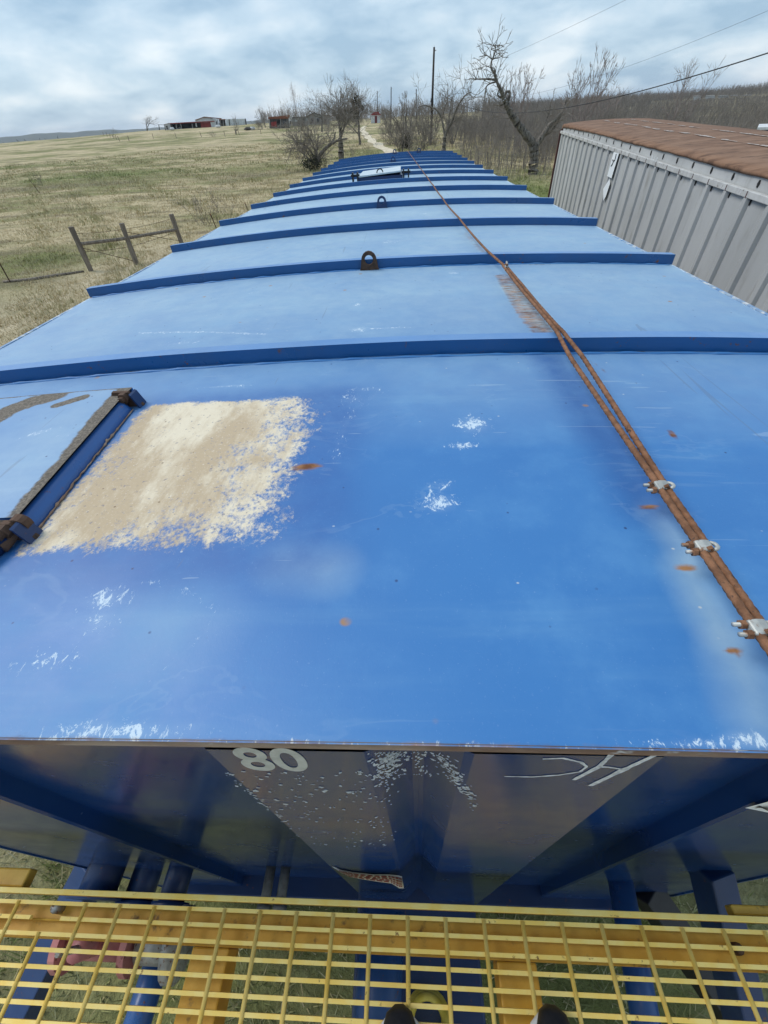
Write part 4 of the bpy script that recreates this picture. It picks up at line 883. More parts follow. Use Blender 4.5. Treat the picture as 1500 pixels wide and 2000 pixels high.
# other single trees
def at(px, py, r): return polar(px, py, r)
def ttop(px, pytop, r): return hgt(px, pytop, r)-float(H(*atdist(px, pytop, r)[:2]))
specs = [  # px, py_base, r, py_top, label, mats, kwargs
    (580, 246, 225, 160, 'tall pale slender bare tree rising behind the dark cabin', (M_twigp, M_twigp), dict(depth=4, stems=2, spread=.12, r0=.12, wide=.6, rate=.5, up=.08)),
    (519, 250, 206, 206, 'bare grey tree left of the rust-roofed cabin', (M_bark, M_twig), dict(depth=4, stems=3, spread=.3, r0=.10, wide=.8)),
    (556, 246, 236, 198, 'wide pale bare tree behind the rust-roofed cabin', (M_twigp, M_twigp), dict(depth=4, stems=4, spread=.4, r0=.08, wide=1.1)),
    (461, 266, 168, 222, 'small bare tree standing at the field fence by the white trailer', (M_bark, M_twig), dict(depth=3, stems=3, spread=.35, r0=.09)),
    (286, 252, 300, 226, 'lone round bare tree on the left of the barn', (M_bark, M_twig), dict(depth=4, stems=2, spread=.3, r0=.2, wide=1.3, rate=.8)),
    (795, 286, 75, 178, 'tall bare tree right of the dirt track', (M_bark, M_twig), dict(depth=4, stems=3, spread=.2, r0=.14, wide=.75)),
    (830, 286, 85, 195, 'thin bare tree behind the tall dark utility pole', (M_bark, M_twig), dict(depth=3, stems=3, spread=.2, r0=.08, wide=.8)),
    (768, 270, 105, 205, 'twiggy bare tree on the right edge of the track', (M_bark, M_twig), dict(depth=4, stems=3, spread=.3, r0=.09)),
    (815, 270, 110, 188, 'bare tree with upright twigs beyond the track bushes', (M_bark, M_twig), dict(depth=4, stems=3, spread=.3, r0=.1)),
    (885, 285, 75, 172, 'dense bare tree between the pole and the gnarled tree', (M_bark, M_twig), dict(depth=4, stems=4, spread=.3, r0=.09, wide=.9)),
    (945, 280, 80, 178, 'round grey bare tree rising from the thicket edge', (M_bark, M_twig), dict(depth=4, stems=4, spread=.3, r0=.08)),
    (1012, 280, 62, 128, 'pale slender bare tree behind the gnarled tree', (M_twigp, M_twigp), dict(depth=4, stems=7, spread=.28, r0=.06, wide=.7, up=.06, rate=.35)),
    (1128, 270, 60, 103, 'tall pale bare tree fanning upward behind the van corner', (M_twigp, M_twigp), dict(depth=4, stems=9, spread=.26, r0=.07, wide=.75, up=.06, rate=.35)),
    (1318, 230, 70, 118, 'thin bare sapling clump rising above the thicket behind the van', (M_twigp, M_twigp), dict(depth=3, stems=6, spread=.25, r0=.05, wide=.8, up=.06, rate=.3)),
    (1180, 230, 75, 165, 'small bare tree above the thicket behind the van corner', (M_twigp, M_twigp), dict(depth=3, stems=4, spread=.3, r0=.05)),
    (760, 232, 290, 205, 'bare tree behind the small white shed', (M_bark, M_twig), dict(depth=4, stems=3, spread=.3, r0=.15, wide=1.2)),
    (705, 236, 265, 208, 'bare tree at the far end of the track', (M_bark, M_twig), dict(depth=4, stems=3, spread=.4, r0=.15, wide=1.2)),
    (850, 268, 120, 180, 'bare tree with thin upright branches far behind the tall pole', (M_bark, M_twig), dict(depth=4, stems=3, spread=.25, r0=.1)),
    (222, 262, 215, 248, 'tiny bare sapling leaning at the field corner fence', (M_bark, M_twig), dict(depth=2, stems=1, spread=.3, r0=.05)),
]
for k, (px, pb_, r, pt, lab, mats, kw) in enumerate(specs):
    b = at(px, pb_, r); h = max(1.2, hgt(px, pt, r)-b[2]); baretree(b, h, lab, 100+k, mats=mats, **kw)
# bushes and dead weeds in the field and along the track
bsp = [((88, 362), 1.05, 'dead weed bush beside the slanting stake in the field', .02, 3, .5, 3, 1.0), ((172, 352), .95, 'taller dead weed stalk bush in the dark field strip', .015, 2, .5, 2, .9), ((145, 350), .7, 'small dead weed bush between two taller weeds', .01, 5, .5, 2, 1.), ((195, 358), .6, 'low dead weed bush at the end of the dark field strip', .01, 5, .6, 2, 1.1),
       ((408, 440), 1.5, 'wispy dead bush by the tank beyond the wooden fence posts', .012, 9, .35, 2, .9), ((440, 420), 1.0, 'small wispy bush close to the tank roof edge', .01, 7, .4, 2, 1.0),
       ((420, 268), 1.5, 'low bare bush growing on the far field fence', .02, 8, .6, 3, 1.5), ((720, 300), .9, 'small bare bush at the left side of the track', .015, 6, .5, 2, 1.2), ((690, 305), 1.2, 'bare bush at the foot of the thick trunked tree', .015, 6, .5, 2, 1.2)]
for k, (q, h, lab, r0, st, sp, dp, wd) in enumerate(bsp): baretree(gh(*q), h, lab, 300+k, r0=r0, depth=dp, stems=st, spread=sp, name='dead_bush', wide=wd, rmin=.005, rate=.7, thick=.016, seg=.14)
def shrubmass(px, r, w_, h, lab, seed, n=26, mat=M_twig, name='grey_bush'):
    b = polar(px, 260, r); return baretree(b, h, lab, seed, r0=.03, depth=3, stems=n, spread=.55, name=name, wide=w_/h*.55, rmin=.012, rate=.6, mats=(M_bark, mat), thick=.026, seg=.4)
for k, (px, r, w_, h, lab) in enumerate(((545, 185, 7, 1.4, 'grey bush in front of the rust-roofed cabin'), (575, 180, 9, 2.2, 'grey bush in front of the white cabin end'), (605, 170, 11, 3.4, 'grey bush below the old house gable'), (640, 160, 9, 3.4, 'grey bush behind the thick trunked tree'), (510, 190, 6, 2.8, 'grey bush left of the rust-roofed cabin door'),
        (765, 80, 5, 3.0, 'grey bush at the right edge of the track'), (785, 68, 4.5, 3.0, 'grey bush beside the dark evergreen shrub'), (815, 64, 5, 3.0, 'grey round bush left of the tall pole foot'), (840, 75, 5, 3.6, 'grey bush behind the tall pole foot'), (800, 105, 6, 3.8, 'grey bush further along the track'), (754, 210, 8, 4.2, 'grey bush beside the small white shed'), (696, 240, 12, 5, 'grey bush at the far bend of the track'))):
    shrubmass(px, r, w_, h, lab, 500+k)
eb = polar(792, 280, 72); eo = empty('evergreen_shrub', eb, 'dark evergreen shrub among bare bushes right of the track', 'bush')
leaves('foliage', eb+np.array([0, 0, .6]), (.75, .75, .8), 1800, M_bushg, 3, .10, eo, eb)
eb = gh(612, 333); eo = empty('evergreen_shrub', eb, 'dark evergreen shrub at the foot of the leaning mesquite', 'bush')
leaves('foliage', eb+np.array([0, 0, .5]), (1.2, .9, .6), 2200, M_bushg, 4, .06, eo, eb)
# thicket on the right: one mass of bare stems
def thicket(name, az0, az1, r0, r1, n, h0, h1, seed, mat, rad, label, sub=6, rpow=1.0, ex=None):
    rg = np.random.default_rng(seed); az = np.radians(rg.uniform(az0, az1, n)); r = r0+(r1-r0)*rg.uniform(0, 1, n)**rpow
    x = CW[0]+r*np.sin(az); y = CW[1]+r*np.cos(az)
    if ex is not None: k = ex(x, y, np.degrees(az), r); x, y, r, az = x[k], y[k], r[k], az[k]; n = len(x)
    z = H(x, y)-.1; h = rg.uniform(h0, h1, n)*(.75+.5*np.abs(np.sin(x*.13+seed)*np.cos(y*.09)))*np.interp(np.degrees(az), [-90, 17, 25, 50], [1, 1, .70, .62] if r1 < 200 else [1, 1, 1, 1])
    p = np.stack([x, y, z], -1); lean = rg.normal(0, .16, (n, 2)); S = []
    m = p+np.stack([lean[:, 0]*h*.5, lean[:, 1]*h*.5, h*.5], -1); l2 = lean+rg.normal(0, .18, (n, 2)); t_ = m+np.stack([l2[:, 0]*h*.5, l2[:, 1]*h*.5, h*.5], -1)
    def seg(a, b, ra, rb): S.append(np.concatenate([a, b, np.full((len(a), 1), ra), np.full((len(a), 1), rb)], 1))
    seg(p, m, rad, rad*.75); seg(m, t_, rad*.75, rad*.35)
    for k in range(sub):
        f_ = rg.uniform(.25, .95, (n, 1)); st = np.where(f_ < .5, p+(m-p)*f_*2, m+(t_-m)*(f_-.5)*2); ln = h[:, None]*rg.uniform(.15, .42, (n, 1)); a = rg.uniform(0, 2*pi, n); el = rg.uniform(.5, 1.25, n)
        e_ = st+ln*np.stack([np.cos(a)*np.cos(el), np.sin(a)*np.cos(el), np.sin(el)], -1); seg(st, e_, rad*.5, rad*.25)
    V, Fs = segmesh(np.concatenate(S), 3); o = npobj(name, V, Fs, mat); tag(o, label, 'brush', kind='stuff'); return o
thicket('brush_thicket', 4.5, 52, 46, 150, 11000, 1.7, 2.75, 1, M_brush, .020, 'dense grey thicket of bare brush behind the van and fence', 6, 1.3, lambda x, y, a, r: (r > 46+np.clip(14-a, 0, 9)*2.5))
thicket('brush_thicket', 5.5, 30, 30, 52, 900, .9, 2.0, 2, M_brush, .011, 'low dry brush along the wire fence beside the tank', 6, 1.0, lambda x, y, a, r: (r > 33+np.abs(a-9)*.3))
thicket('far_woods', 8, 60, 150, 540, 17000, 2.6, 4.2, 3, M_brush, .07, 'bare woods covering the low ridge on the right', 5, .8, lambda x, y, a, r: (a < 23) | (r > 392))
thicket('brush_thicket', 22, 60, 140, 318, 9000, .7, 1.25, 6, M_brush, .05, 'low grey brush between the near thicket and the ridge houses', 5, .8)
thicket('far_woods', 22, 60, 345, 400, 3500, 2.2, 3.4, 7, M_brush, .07, 'bare woods right behind the ridge houses', 5, 1.0)
thicket('far_woods', -14, 10, 310, 460, 1600, 4.0, 7.0, 4, M_brush, .09, 'bare woods far behind the sheds and track', 5, .9)
thicket('far_woods', -62, -16, 900, 2600, 1800, 4, 9, 5, M_hill, .8, 'dark treeline beyond the field crest', 4, .9)
# grass blades
def grass():
    rg = np.random.default_rng(4); n = 76000
    az = np.radians(rg.uniform(-46, 24, n)); r = 3.5*np.exp(rg.uniform(0, 1, n)*math.log(110/3.5)); x = CW[0]+r*np.sin(az); y = CW[1]+r*np.cos(az)
    n2 = 9000; x = np.concatenate([x, rg.uniform(-4.5, 4.5, n2)]); y = np.concatenate([y, rg.uniform(-3.4, 1.2, n2)]); r = np.hypot(x-CW[0], y-CW[1])
    k = ~((np.abs(x) < 1.25) & (y > -.8) & (y < 12)) & ~((x > 2.9) & (x < 7.2) & (y > 3.5) & (y < 16.5)); x, y, r = x[k], y[k], r[k]
    RD = (LP+RP)/2; k = np.min(np.hypot(x[:, None]-RD[None, :, 0], y[:, None]-RD[None, :, 1]), 1) > 1.5; x, y, r = x[k], y[k], r[k]; n = len(x)
    patchy = np.sin(x*.7+1)*np.sin(y*.55+.3)+.6*np.sin(x*1.9+y*1.3)+.4*np.sin(x*3.7-y*2.9); gr = greenness(x, y)
    tall = np.clip(.075+.035*patchy, .03, .2)*(1+np.minimum(r, 45)/90)
    V = []; T = []; B = 5
    for b in range(B):
        a = rg.uniform(0, 2*pi, n); h = tall*rg.uniform(.5, 1.6, n); ln = h*rg.uniform(.2, 1.1, n); off = rg.normal(0, .05*(1+r/25)[:, None]*np.ones((1, 2)), (n, 2)); wd = .0035*(1+r/10)
        bx, by = x+off[:, 0], y+off[:, 1]; bz = H(bx, by)-.01; ca, sa = np.cos(a), np.sin(a)
        V.append(np.stack([np.stack([bx-sa*wd, by+ca*wd, bz], -1), np.stack([bx+sa*wd, by-ca*wd, bz], -1), np.stack([bx+ca*ln, by+sa*ln, bz+h], -1)], 1))
        t_ = np.clip(.25+.25*patchy+gr*.8+rg.normal(0, .16, n), 0, 1); T.append(np.repeat(t_[:, None], 3, 1))
    V = np.concatenate(V).reshape(-1, 3); T = np.concatenate(T).ravel(); return V, np.arange(len(V)).reshape(-1, 3), T
t = NT('grass_blades'); tt = t.attr('tint'); c = t.mix(t.mr(tt, .2, .95), (.48, .385, .22), (.15, .18, .05)); c = t.mix(t.mr(t.noise(3, 4), .4, .7), c, t.mix(.5, c, (.58, .52, .37))); M_grass = t.out(c, .9, 0, .2)
V, Fs, T = grass(); tag(npobj('grass', V, Fs, M_grass, {'tint': T}), 'dry straw coloured field grass with green patches', 'grass', kind='stuff')

# ------------------------------------------------------------------ grey van body beside the tank
A_ = CW+(lambda d: d*(-.62/d[2]))(ray_w(1097, 255)); B_ = CW+(lambda d: d*(-.76/d[2]))(ray_w(1500, 382))
vd = (B_-A_)/np.linalg.norm(B_-A_); VL = 12.2; vn = np.cross(vd, (0, 0, 1)); vn /= np.linalg.norm(vn)
if vn[0] > 0: vn = -vn                                               # outward normal of the visible side (towards the tank)
vu = np.cross(vn, vd); vu = vu if vu[2] > 0 else -vu
VO = A_+vd*VL/2-vn*1.15; VO = np.array([VO[0], VO[1], 0.])
van = empty('van_body', VO, 'grey ribbed metal van body with rusty brown roof beside the tank', 'trailer')
VP = lambda s_, o_, z_: A_+vd*s_+vn*o_+vu*z_                          # along, outwards, up from the top rail
VB = -(A_[2]-.30)
def vbox(name, s0, s1, o0, o1, z0, z1, mat, parent=van, bevel=0):
    c = [VP(s_, o_, z_) for z_ in (z0, z1) for s_, o_ in ((s0, o0), (s1, o0), (s1, o1), (s0, o1))]
    mb = MB().add(c, [(0, 3, 2, 1), (4, 5, 6, 7), (0, 1, 5, 4), (1, 2, 6, 5), (2, 3, 7, 6), (3, 0, 4, 7)]); return build(name, mb, mat, parent, VO, bevel=bevel)
PIT = .462; npan = int(VL/PIT)
off0 = 8.23-math.floor(8.23/PIT)*PIT
for k in range(npan+1):
    s0 = max(.02, k*PIT-.1); s1 = min(VL-.02, s0+PIT-.006) if k else PIT-.108
    if s1-s0 < .05: continue
    vbox('wall_panel', s0, s1, -.03, -.004-.003*sin(k*2.1), VB, -.05, M_vanwall)
    # ridge: hat section with a slanted shoulder
    r0 = s1-.045; pf = [(r0-.130, -.012), (r0-.03, .030), (r0+.025, .030), (r0+.050, -.012)]
    mb = MB(); c = [VP(s_, o_, z_) for z_ in (VB, -.06) for s_, o_ in pf]; mb.add(c, [(0, 1, 5, 4), (1, 2, 6, 5), (2, 3, 7, 6), (3, 0, 4, 7), (0, 3, 2, 1), (4, 5, 6, 7)]); build('wall_ridge', mb, M_vanwall, van, VO, bevel=.004)
    mb = MB(); c0 = VP(r0+.070, -.001, -.088); mb.prism([(.014*cos(a), .028*sin(a)) for a in np.linspace(0, 2*pi, 9)[:-1]], c0, vd, vu, vn*.006); build('rail_gap', mb, M_dark, van, VO)
    vbox('rail_joint', r0-.006, r0+.006, .034, .037, -.058, -.003, M_vandark)
vbox('top_rail', 0, VL, -.02, .034, -.058, 0, M_vanrail, bevel=.006)
vbox('cant_rail', 0.05, VL, -.10, -.03, -.03, .115, M_vanwall)
for k in range(int(VL/.55)):
    mb = MB(); mb.prism([(.02*cos(a), .035*sin(a)) for a in np.linspace(0, 2*pi, 7)[:-1]], VP(.5+k*.55, -.028, .055), vd, vu, vn*.006); build('rail_bolt', mb, M_dark, van, VO)
vbox('bottom_rail', 0, VL, -.03, .03, VB-.16, VB-.002, M_vanrail)
vbox('corner_post', -.07, .0, -.08, .036, VB-.1, .02, M_vandark)
vbox('corner_post', -.07, .0, -2.30, -2.22, VB-.1, .02, M_vandark)
vbox('end_wall', -.05, -.02, -2.215, -.085, VB, .0, M_vandark); vbox('end_wall', VL-.03, VL, -2.3, -.04, VB, 0, M_vanwall); vbox('side_wall', 0, VL, -2.3, -2.26, VB, .0, M_vanwall); vbox('floor', 0, VL, -2.25, -.05, VB-.1, VB-.01, M_vandark)
# rust roof skin with rolled, ragged edge and seam strips
def rzv(s_, v): return .150+.035*sin(v*pi)+.0025*sin(s_*2.1+v*3)
NU, NV = 90, 22; vs_ = []; rg = np.random.default_rng(8)
for i in range(NU):
    s_ = -.06+(VL+.06)*i/(NU-1)
    for j in range(NV):
        v = j/(NV-1); o_ = .02-2.34*v; z_ = rzv(s_, v)
        if j == 0: z_ = .105+.005*sin(s_*1.7)+.003*sin(s_*9.9)-.05*max(0, 1-s_/3); o_ = -.012+.002*sin(s_*3.3)
        if j == 1: o_ = -.008+.002*sin(s_*3.3); z_ = .138+.003*sin(s_*2.7)
        if i == 0: z_ -= .05
        vs_.append(VP(s_, o_, z_))
mb = MB().add(vs_, [(i*NV+j, (i+1)*NV+j, (i+1)*NV+j+1, i*NV+j+1) for i in range(NU-1) for j in range(NV-1)]); ro_ = build('roof', mb, M_vanrust, van, VO, smooth=True)
m_ = ro_.modifiers.new('solid', 'SOLIDIFY'); m_.thickness = .012; m_.offset = -1
M_seam = pm('pale_roof_sealant', (.36, .30, .27), (.50, .45, .42), 8, .9, .2, .01, c3=(.20, .115, .075), s3=14, t3=(.48, .6))
for v in (.40, .68):
    s_ = .8
    while s_ < VL-.4:
        ln = rg.uniform(.35, 1.0); n = 8; vs_ = []
        for i in range(n+1):
            q = s_+ln*i/n; w1 = .030*(1+.5*sin(q*9+v))*(.3 if i in (0, n) else 1); c = v+.012*sin(q*2)
            for e_ in (-1, 1): vv_ = c+e_*w1/2.34; vs_.append(VP(q, .02-2.34*vv_, rzv(q, vv_)+.008))
        build('roof_seam', MB().add(vs_, [(2*i, 2*i+2, 2*i+3, 2*i+1) for i in range(n)]), M_seam, van, VO); s_ += ln+rg.uniform(.08, .45)
# peeling paper strip on the wall
def onV(px, py, o_=.033):
    d = ray_w(px, py); P0 = A_+vn*o_; return CW+d*(((P0-CW) @ vn)/(d @ vn))
cz = lambda x, y: (1160+x*140/1500, 270+y*140/1500)
mb = MB().add([onV(*cz(*q)) for q in ((425, 250), (535, 285), (365, 840), (275, 790))], [(0, 1, 2, 3)]); pn = build('paper_strip', mb, M_paper, van, VO)
mb = MB().add([onV(*cz(*q)) for q in ((330, 840), (335, 950), (250, 1210), (195, 1310), (195, 1060))], [(0, 1, 2, 3, 4)]); build('paper_strip', mb, M_paper, van, VO)
for pts in ([(470, 330), (455, 400), (440, 460), (420, 470)], [(395, 455), (410, 490), (390, 540), (360, 580)]):
    mb = MB(); mb.tube([onV(*cz(*q), .036) for q in pts], .011, 5); build('ink_mark', mb, M_ink, pn, VO)
for k, q in enumerate(((1215, 400), (1265, 430), (1315, 450))):
    mb = MB(); c = onV(*cz(*q), .037); mb.beam(c-vu*.025-vd*.015*(k-1), c+vu*.025, .012, .004, vn); build('rail_mark', mb, M_paper, van, VO)
for s_ in (.8, VL/2, VL-1.2): 
    for o_ in (-.35, -1.9):
        p = VP(s_, o_, VB-.1); mb = MB(); mb.box((p[0]-.25, p[1]-.2, -.1), (p[0]+.25, p[1]+.2, p[2]+.02)); build('timber_block', mb, M_wood, van, VO)
# blue tank far right behind the van
b0 = atdist(1477, 262, 27.); b1 = atdist(1560, 262, 27.); fw = np.array([b0[0]-CW[0], b0[1]-CW[1], 0]); fw /= np.linalg.norm(fw); sd_ = np.array([fw[1], -fw[0], 0])
zt_ = hgt(1480, 250, 27.); bo = np.array([b0[0], b0[1], 0]); bx = empty('blue_tank', bo, 'dark blue steel box tank with pale lid behind the brown roof', 'tank')
def obox(name, o, u, v, u0, u1, v0, v1, z0, z1, mat, parent, org, bevel=0):
    c = [np.array([*(o[:2]+u[:2]*a+v[:2]*b), z]) for z in (z0, z1) for a, b in ((u0, v0), (u1, v0), (u1, v1), (u0, v1))]
    return build(name, MB().add(c, [(0, 3, 2, 1), (4, 5, 6, 7), (0, 1, 5, 4), (1, 2, 6, 5), (2, 3, 7, 6), (3, 0, 4, 7)]), mat, parent, org, bevel=bevel)
obox('body', bo, sd_, fw, 0, 5, 0, 2.4, -.1, zt_-.06, M_dblue, bx, bo); obox('lid', bo, sd_, fw, -.05, 5.05, -.05, 2.45, zt_-.058, zt_+.02, M_barnwhite, bx, bo)
for k in range(6): obox('rib', bo, sd_, fw, .3+k*.8, .36+k*.8, -.05, -.002, .2, zt_-.08, M_dblue, bx, bo)

# ------------------------------------------------------------------ utility poles and wires
def pole(px, pbase, r, ptop, rad, label, lean=0, extra=None):
    b = polar(px, pbase, r); top = atdist(px+lean, ptop, r); o = empty('utility_pole', b, label, 'pole', 'utility poles along the dirt track')
    build('shaft', MB().tube([b-np.array([0, 0, .3]), b*.5+top*.5, top], [rad, rad*.85, rad*.68], 10), M_pole, o, b, smooth=True)
    mb = MB().tube([top-np.array([0, 0, .35]), top+np.array([0, 0, .14])], [.02, .02], 6); build('top_pin', mb, M_galv, o, b)
    if extra: extra(o, b, top)
    return b, top
def ins(o, b, top):
    build('insulator', MB().tube([top+np.array([.1, 0, -.3]), top+np.array([.28, 0, -.28])], [.03, .06], 8), M_galv, o, b)
pb0, pt0 = pole(841, 292, 80, 92, .18, 'tallest dark wooden utility pole just beyond the tank end', 7, lambda o, b, t_: (ins(o, b, t_), build('clamp', MB().tube([t_*.47+b*.53-np.array([.02, 0, .2]), t_*.47+b*.53+np.array([-.02, 0, .2])], [.19, .19], 10), M_black, o, b)))
def trans(o, b, top): p = b+(top-b)*.83; build('transformer', MB().tube([p+np.array([.3, -.1, -.4]), p+np.array([.3, -.1, .4])], .28, 12), M_greywood, o, b, smooth=True)
pole(666, 300, 150, 172, .15, 'utility pole carrying a transformer behind the twiggy trees', 0, trans)
b1, t1 = pole(813, 285, 165, 174, .16, 'utility pole among the bare trees right of the track', 0, ins); b2, t2 = pole(764, 275, 160, 170, .16, 'utility pole on the right edge of the track near the shed', 0, ins); pole(737, 232, 255, 178, .17, 'utility pole rising behind the small white shed', 0, ins)
def wire(name, pts, P0, P1, rad, mat, label, org=None):               # hangs in the vertical plane through P0, P1
    P0, P1 = np.array(P0, float), np.array(P1, float); d = P1-P0; nrm = np.array([-d[1], d[0], 0]); nrm /= np.linalg.norm(nrm); Q = []
    for q in pts: rr_ = ray_w(*q); Q.append(CW+rr_*(((P0-CW) @ nrm)/(rr_ @ nrm)))
    Q = np.array(Q); L_ = np.linalg.norm(d[:2]); s_ = ((Q-P0)[:, :2] @ (d[:2]/L_)); cf = np.polyfit(np.append(s_, 0), np.append(Q[:, 2], P0[2]), 2, w=np.append(np.ones(len(Q)), 6))
    u = np.linspace(0, L_, 70); X = [np.array([*(P0[:2]+d[:2]/L_*a), np.polyval(cf, a)]) for a in u]
    o = build(name, MB().tube(X, rad, 5), mat, None, X[0], smooth=True); o.location = X[0]; tag(o, label, 'wire'); return X
am = pb0+(pt0-pb0)*.70
X = wire('service_cable', [(905, 205), (985, 221), (1040, 220), (1100, 212), (1200, 190), (1350, 150), (1500, 103)], atdist(846, 170, 80), np.array([CW[0]+13.5, CW[1]+9.0, 7]), .019, M_wire, 'thick black sagging cable running from the tall pole over the van')
X2 = wire('power_line', [(985, 110), (1100, 62), (1218, 0)], np.array([*atdist(813, 176, 165)]), np.array([CW[0]+40, CW[1]+38, 14]), .014, M_wireg, 'thin grey power line passing above the gnarled tree')
X3 = wire('power_line', [(1170, 148), (1330, 92), (1500, 20)], np.array([*atdist(848, 180, 190)]), np.array([CW[0]+46, CW[1]+30, 14]), .014, M_wireg, 'thin grey power line crossing above the brown van roof')
for k, XX in enumerate((X, X2, X3)):                                  # poles out of frame that carry the near ends
    e_ = XX[-1]; g = np.array([e_[0], e_[1], float(H(e_[0], e_[1]))]); o = empty('utility_pole', g, ['utility pole holding the thick black cable beyond the van', 'utility pole holding the power line over the gnarled tree', 'utility pole holding the power line over the van'][k], 'pole', 'utility poles along the dirt track')
    build('shaft', MB().tube([g-np.array([0, 0, .3]), np.array([e_[0], e_[1], e_[2]+.2])], [.15, .11], 10), M_pole, o, g, smooth=True)

# ------------------------------------------------------------------ fences
def post(parent, org, b, top, rad, mat=M_wood, name='post', n=7):
    rg = np.random.default_rng(int(abs(b[0]*100))); m_ = 5; pts = [b-np.array([0, 0, .2])+(top-b+np.array([0, 0, .2]))*i/(m_-1) for i in range(m_)]
    return build(name, MB().tube(pts, [rad*(1+.12*rg.uniform(-1, 1)) for _ in range(m_)], n), mat, parent, org)
def postpx(bpx, tpx):
    b = gh(*bpx); r = hypot(b[0]-CW[0], b[1]-CW[1]); return b, atdist(*tpx, r)
P1 = postpx((178, 530), (138, 443)); P2 = postpx((267, 517), (237, 436)); P3 = postpx((356, 478), (334, 418))
fo = P1[0]; fence = empty('corner_fence', fo, 'weathered wooden brace fence of three posts and a rail left of the tank', 'fence')
for p in (P1, P2, P3): post(fence, fo, p[0], p[1], .085)
lerp = lambda a, b, t_: a+(b-a)*t_
build('rail', MB().tube([lerp(*P1, .62), lerp(*P2, .66)+np.array([0, -.1, 0]), lerp(*P3, .50)], [.055, .05, .055], 7), M_wood, fence, fo)
def fwire(name, a, b, sag=.03, rad=.006, parent=fence, org=fo): build(name, MB().tube([a+(b-a)*t_-np.array([0, 0, sag*4*t_*(1-t_)]) for t_ in np.linspace(0, 1, 9)], rad, 4), M_dkrust, parent, org)
for f_ in (.86, .45): fwire('wire', lerp(*P1, f_), lerp(*P2, f_)); fwire('wire', lerp(*P2, f_), lerp(*P3, f_))
fwire('brace_wire', lerp(*P2, .80), lerp(*P3, .12), 0, .009); fwire('brace_wire', lerp(*P1, .55), lerp(*P2, .08), 0, .009)
T1 = postpx((20, 552), (-2, 512)); T2 = postpx((424, 446), (411, 418)); T3 = postpx((80, 378), (58, 352)); T4 = postpx((486, 412), (478, 396))
for p, lab in ((T1, 'thin rusty steel fence stake beside the log in the field'), (T2, 'thin rusty steel fence stake close to the tank edge'), (T3, 'slanting stake in the dark strip of the field'), (T4, 'short steel stake at the tank edge past the wispy bush')):
    o = empty('fence_stake', p[0], lab, 'stake'); post(o, p[0], p[0], p[1], .022, M_dkrust, 'stake', 5); build('stake_cap', MB().tube([p[1]-np.array([0, 0, .05]), p[1]+np.array([0, 0, .01])], .028, 6), M_rust, o, p[0])
lg = [gh(8, 553), gh(60, 548), gh(110, 540), gh(165, 532)]; lo = build('log', MB().tube([p+np.array([0, 0, .03]) for p in lg], [.035, .05, .05, .03], 8), M_wood, None, lg[0], smooth=True); lo.location = lg[0]; tag(lo, 'dark weathered log lying in the grass by the first fence post', 'log')
def longfence(name, pairs, label, rad, wires=(.9, .55), mat=M_wood):
    PP = [postpx(*p) if len(p) == 2 else (polar(*p[0], p[2]), atdist(*p[1], p[2])) for p in pairs]; org = PP[0][0]; o = empty(name, org, label, 'fence')
    for b, t_ in PP: post(o, org, b, t_, rad, mat)
    for f_ in wires:
        for a, b in zip(PP[:-1], PP[1:]): fwire('wire', lerp(*a, f_), lerp(*b, f_), .05, .006, o, org)
longfence('field_fence', [((300, 271), (297, 261)), ((345, 270), (341, 259)), ((394, 268), (390, 257)), ((440, 267), (437, 256)), ((468, 264), (464, 254)), ((510, 262), (508, 252))], 'far line of field fence posts in front of the barn', .07)
longfence('field_fence', [((234, 276), (229, 265)), ((252, 275), (249, 265)), ((228, 273), (225, 264)), ((222, 271), (219, 262.5)), ((216, 269), (213, 260.5)), ((210, 267), (207, 259)), ((203, 265), (200, 257.5)), ((196, 263), (192, 254)), ((190, 260), (186, 250))], 'receding fence line climbing to the field crest left of the barn', .08)
longfence('wire_fence', [((908, 306), (906, 290)), ((921, 312), (919, 293)), ((935, 316), (934, 291)), ((953.6, 326), (952, 296)), ((975, 327), (975.6, 297)), ((999, 329), (1000, 302)), ((1022, 332), (1024, 304)), ((1062, 337), (1067, 306))], 'wire fence on thin posts between the tank and the thicket', .04, (.9, .6, .3))

# ------------------------------------------------------------------ far buildings
def bld(name, px, pbase, r, label, cat='shed'):
    b = polar(px, pbase, r); f_ = np.array([b[0]-CW[0], b[1]-CW[1], 0]); f_ /= np.linalg.norm(f_); o = empty(name, b, label, cat); return dict(o=o, b=b, r=r, f=f_)
def slab(B, name, poly, d0, d1, mat, parent=None, tobase=False):      # outline in photo pixels at the building's distance, with depth d0..d1
    P_ = [atdist(x, y, B['r']) for x, y in poly]; V = [p+B['f']*d0 for p in P_]+[p+B['f']*d1 for p in P_]; n = len(poly)
    if tobase:
        for p in V:
            if p[2] < B['b'][2]+.5: p[2] = B['b'][2]-.5
    mb = MB().add(V, [tuple(range(n)), tuple(range(2*n-1, n-1, -1))]+[(i, n+i, n+(i+1) % n, (i+1) % n) for i in range(n)]); return build(name, mb, mat, parent or B['o'], B['b'])
cb = lambda x, y: (310+x*190/1500, 210+y*70/553)
Bn = bld('open_barn', 385, 253, 255, 'long open-fronted barn with red boards and pale roof', 'barn')
slab(Bn, 'roof', [cb(165, 240), cb(855, 200), cb(860, 212), cb(170, 255)], -.3, 9, M_barnroof); slab(Bn, 'fascia', [cb(165, 241), cb(860, 206), cb(862, 219), cb(172, 254)], -.42, -.31, M_barnred)
slab(Bn, 'back_wall', [cb(185, 250), cb(800, 222), cb(820, 330), cb(215, 352)], 8, 8.2, M_dark); slab(Bn, 'side_wall', [cb(170, 252), cb(190, 251), cb(230, 350), cb(200, 352)], 0, 8, M_oldwood)
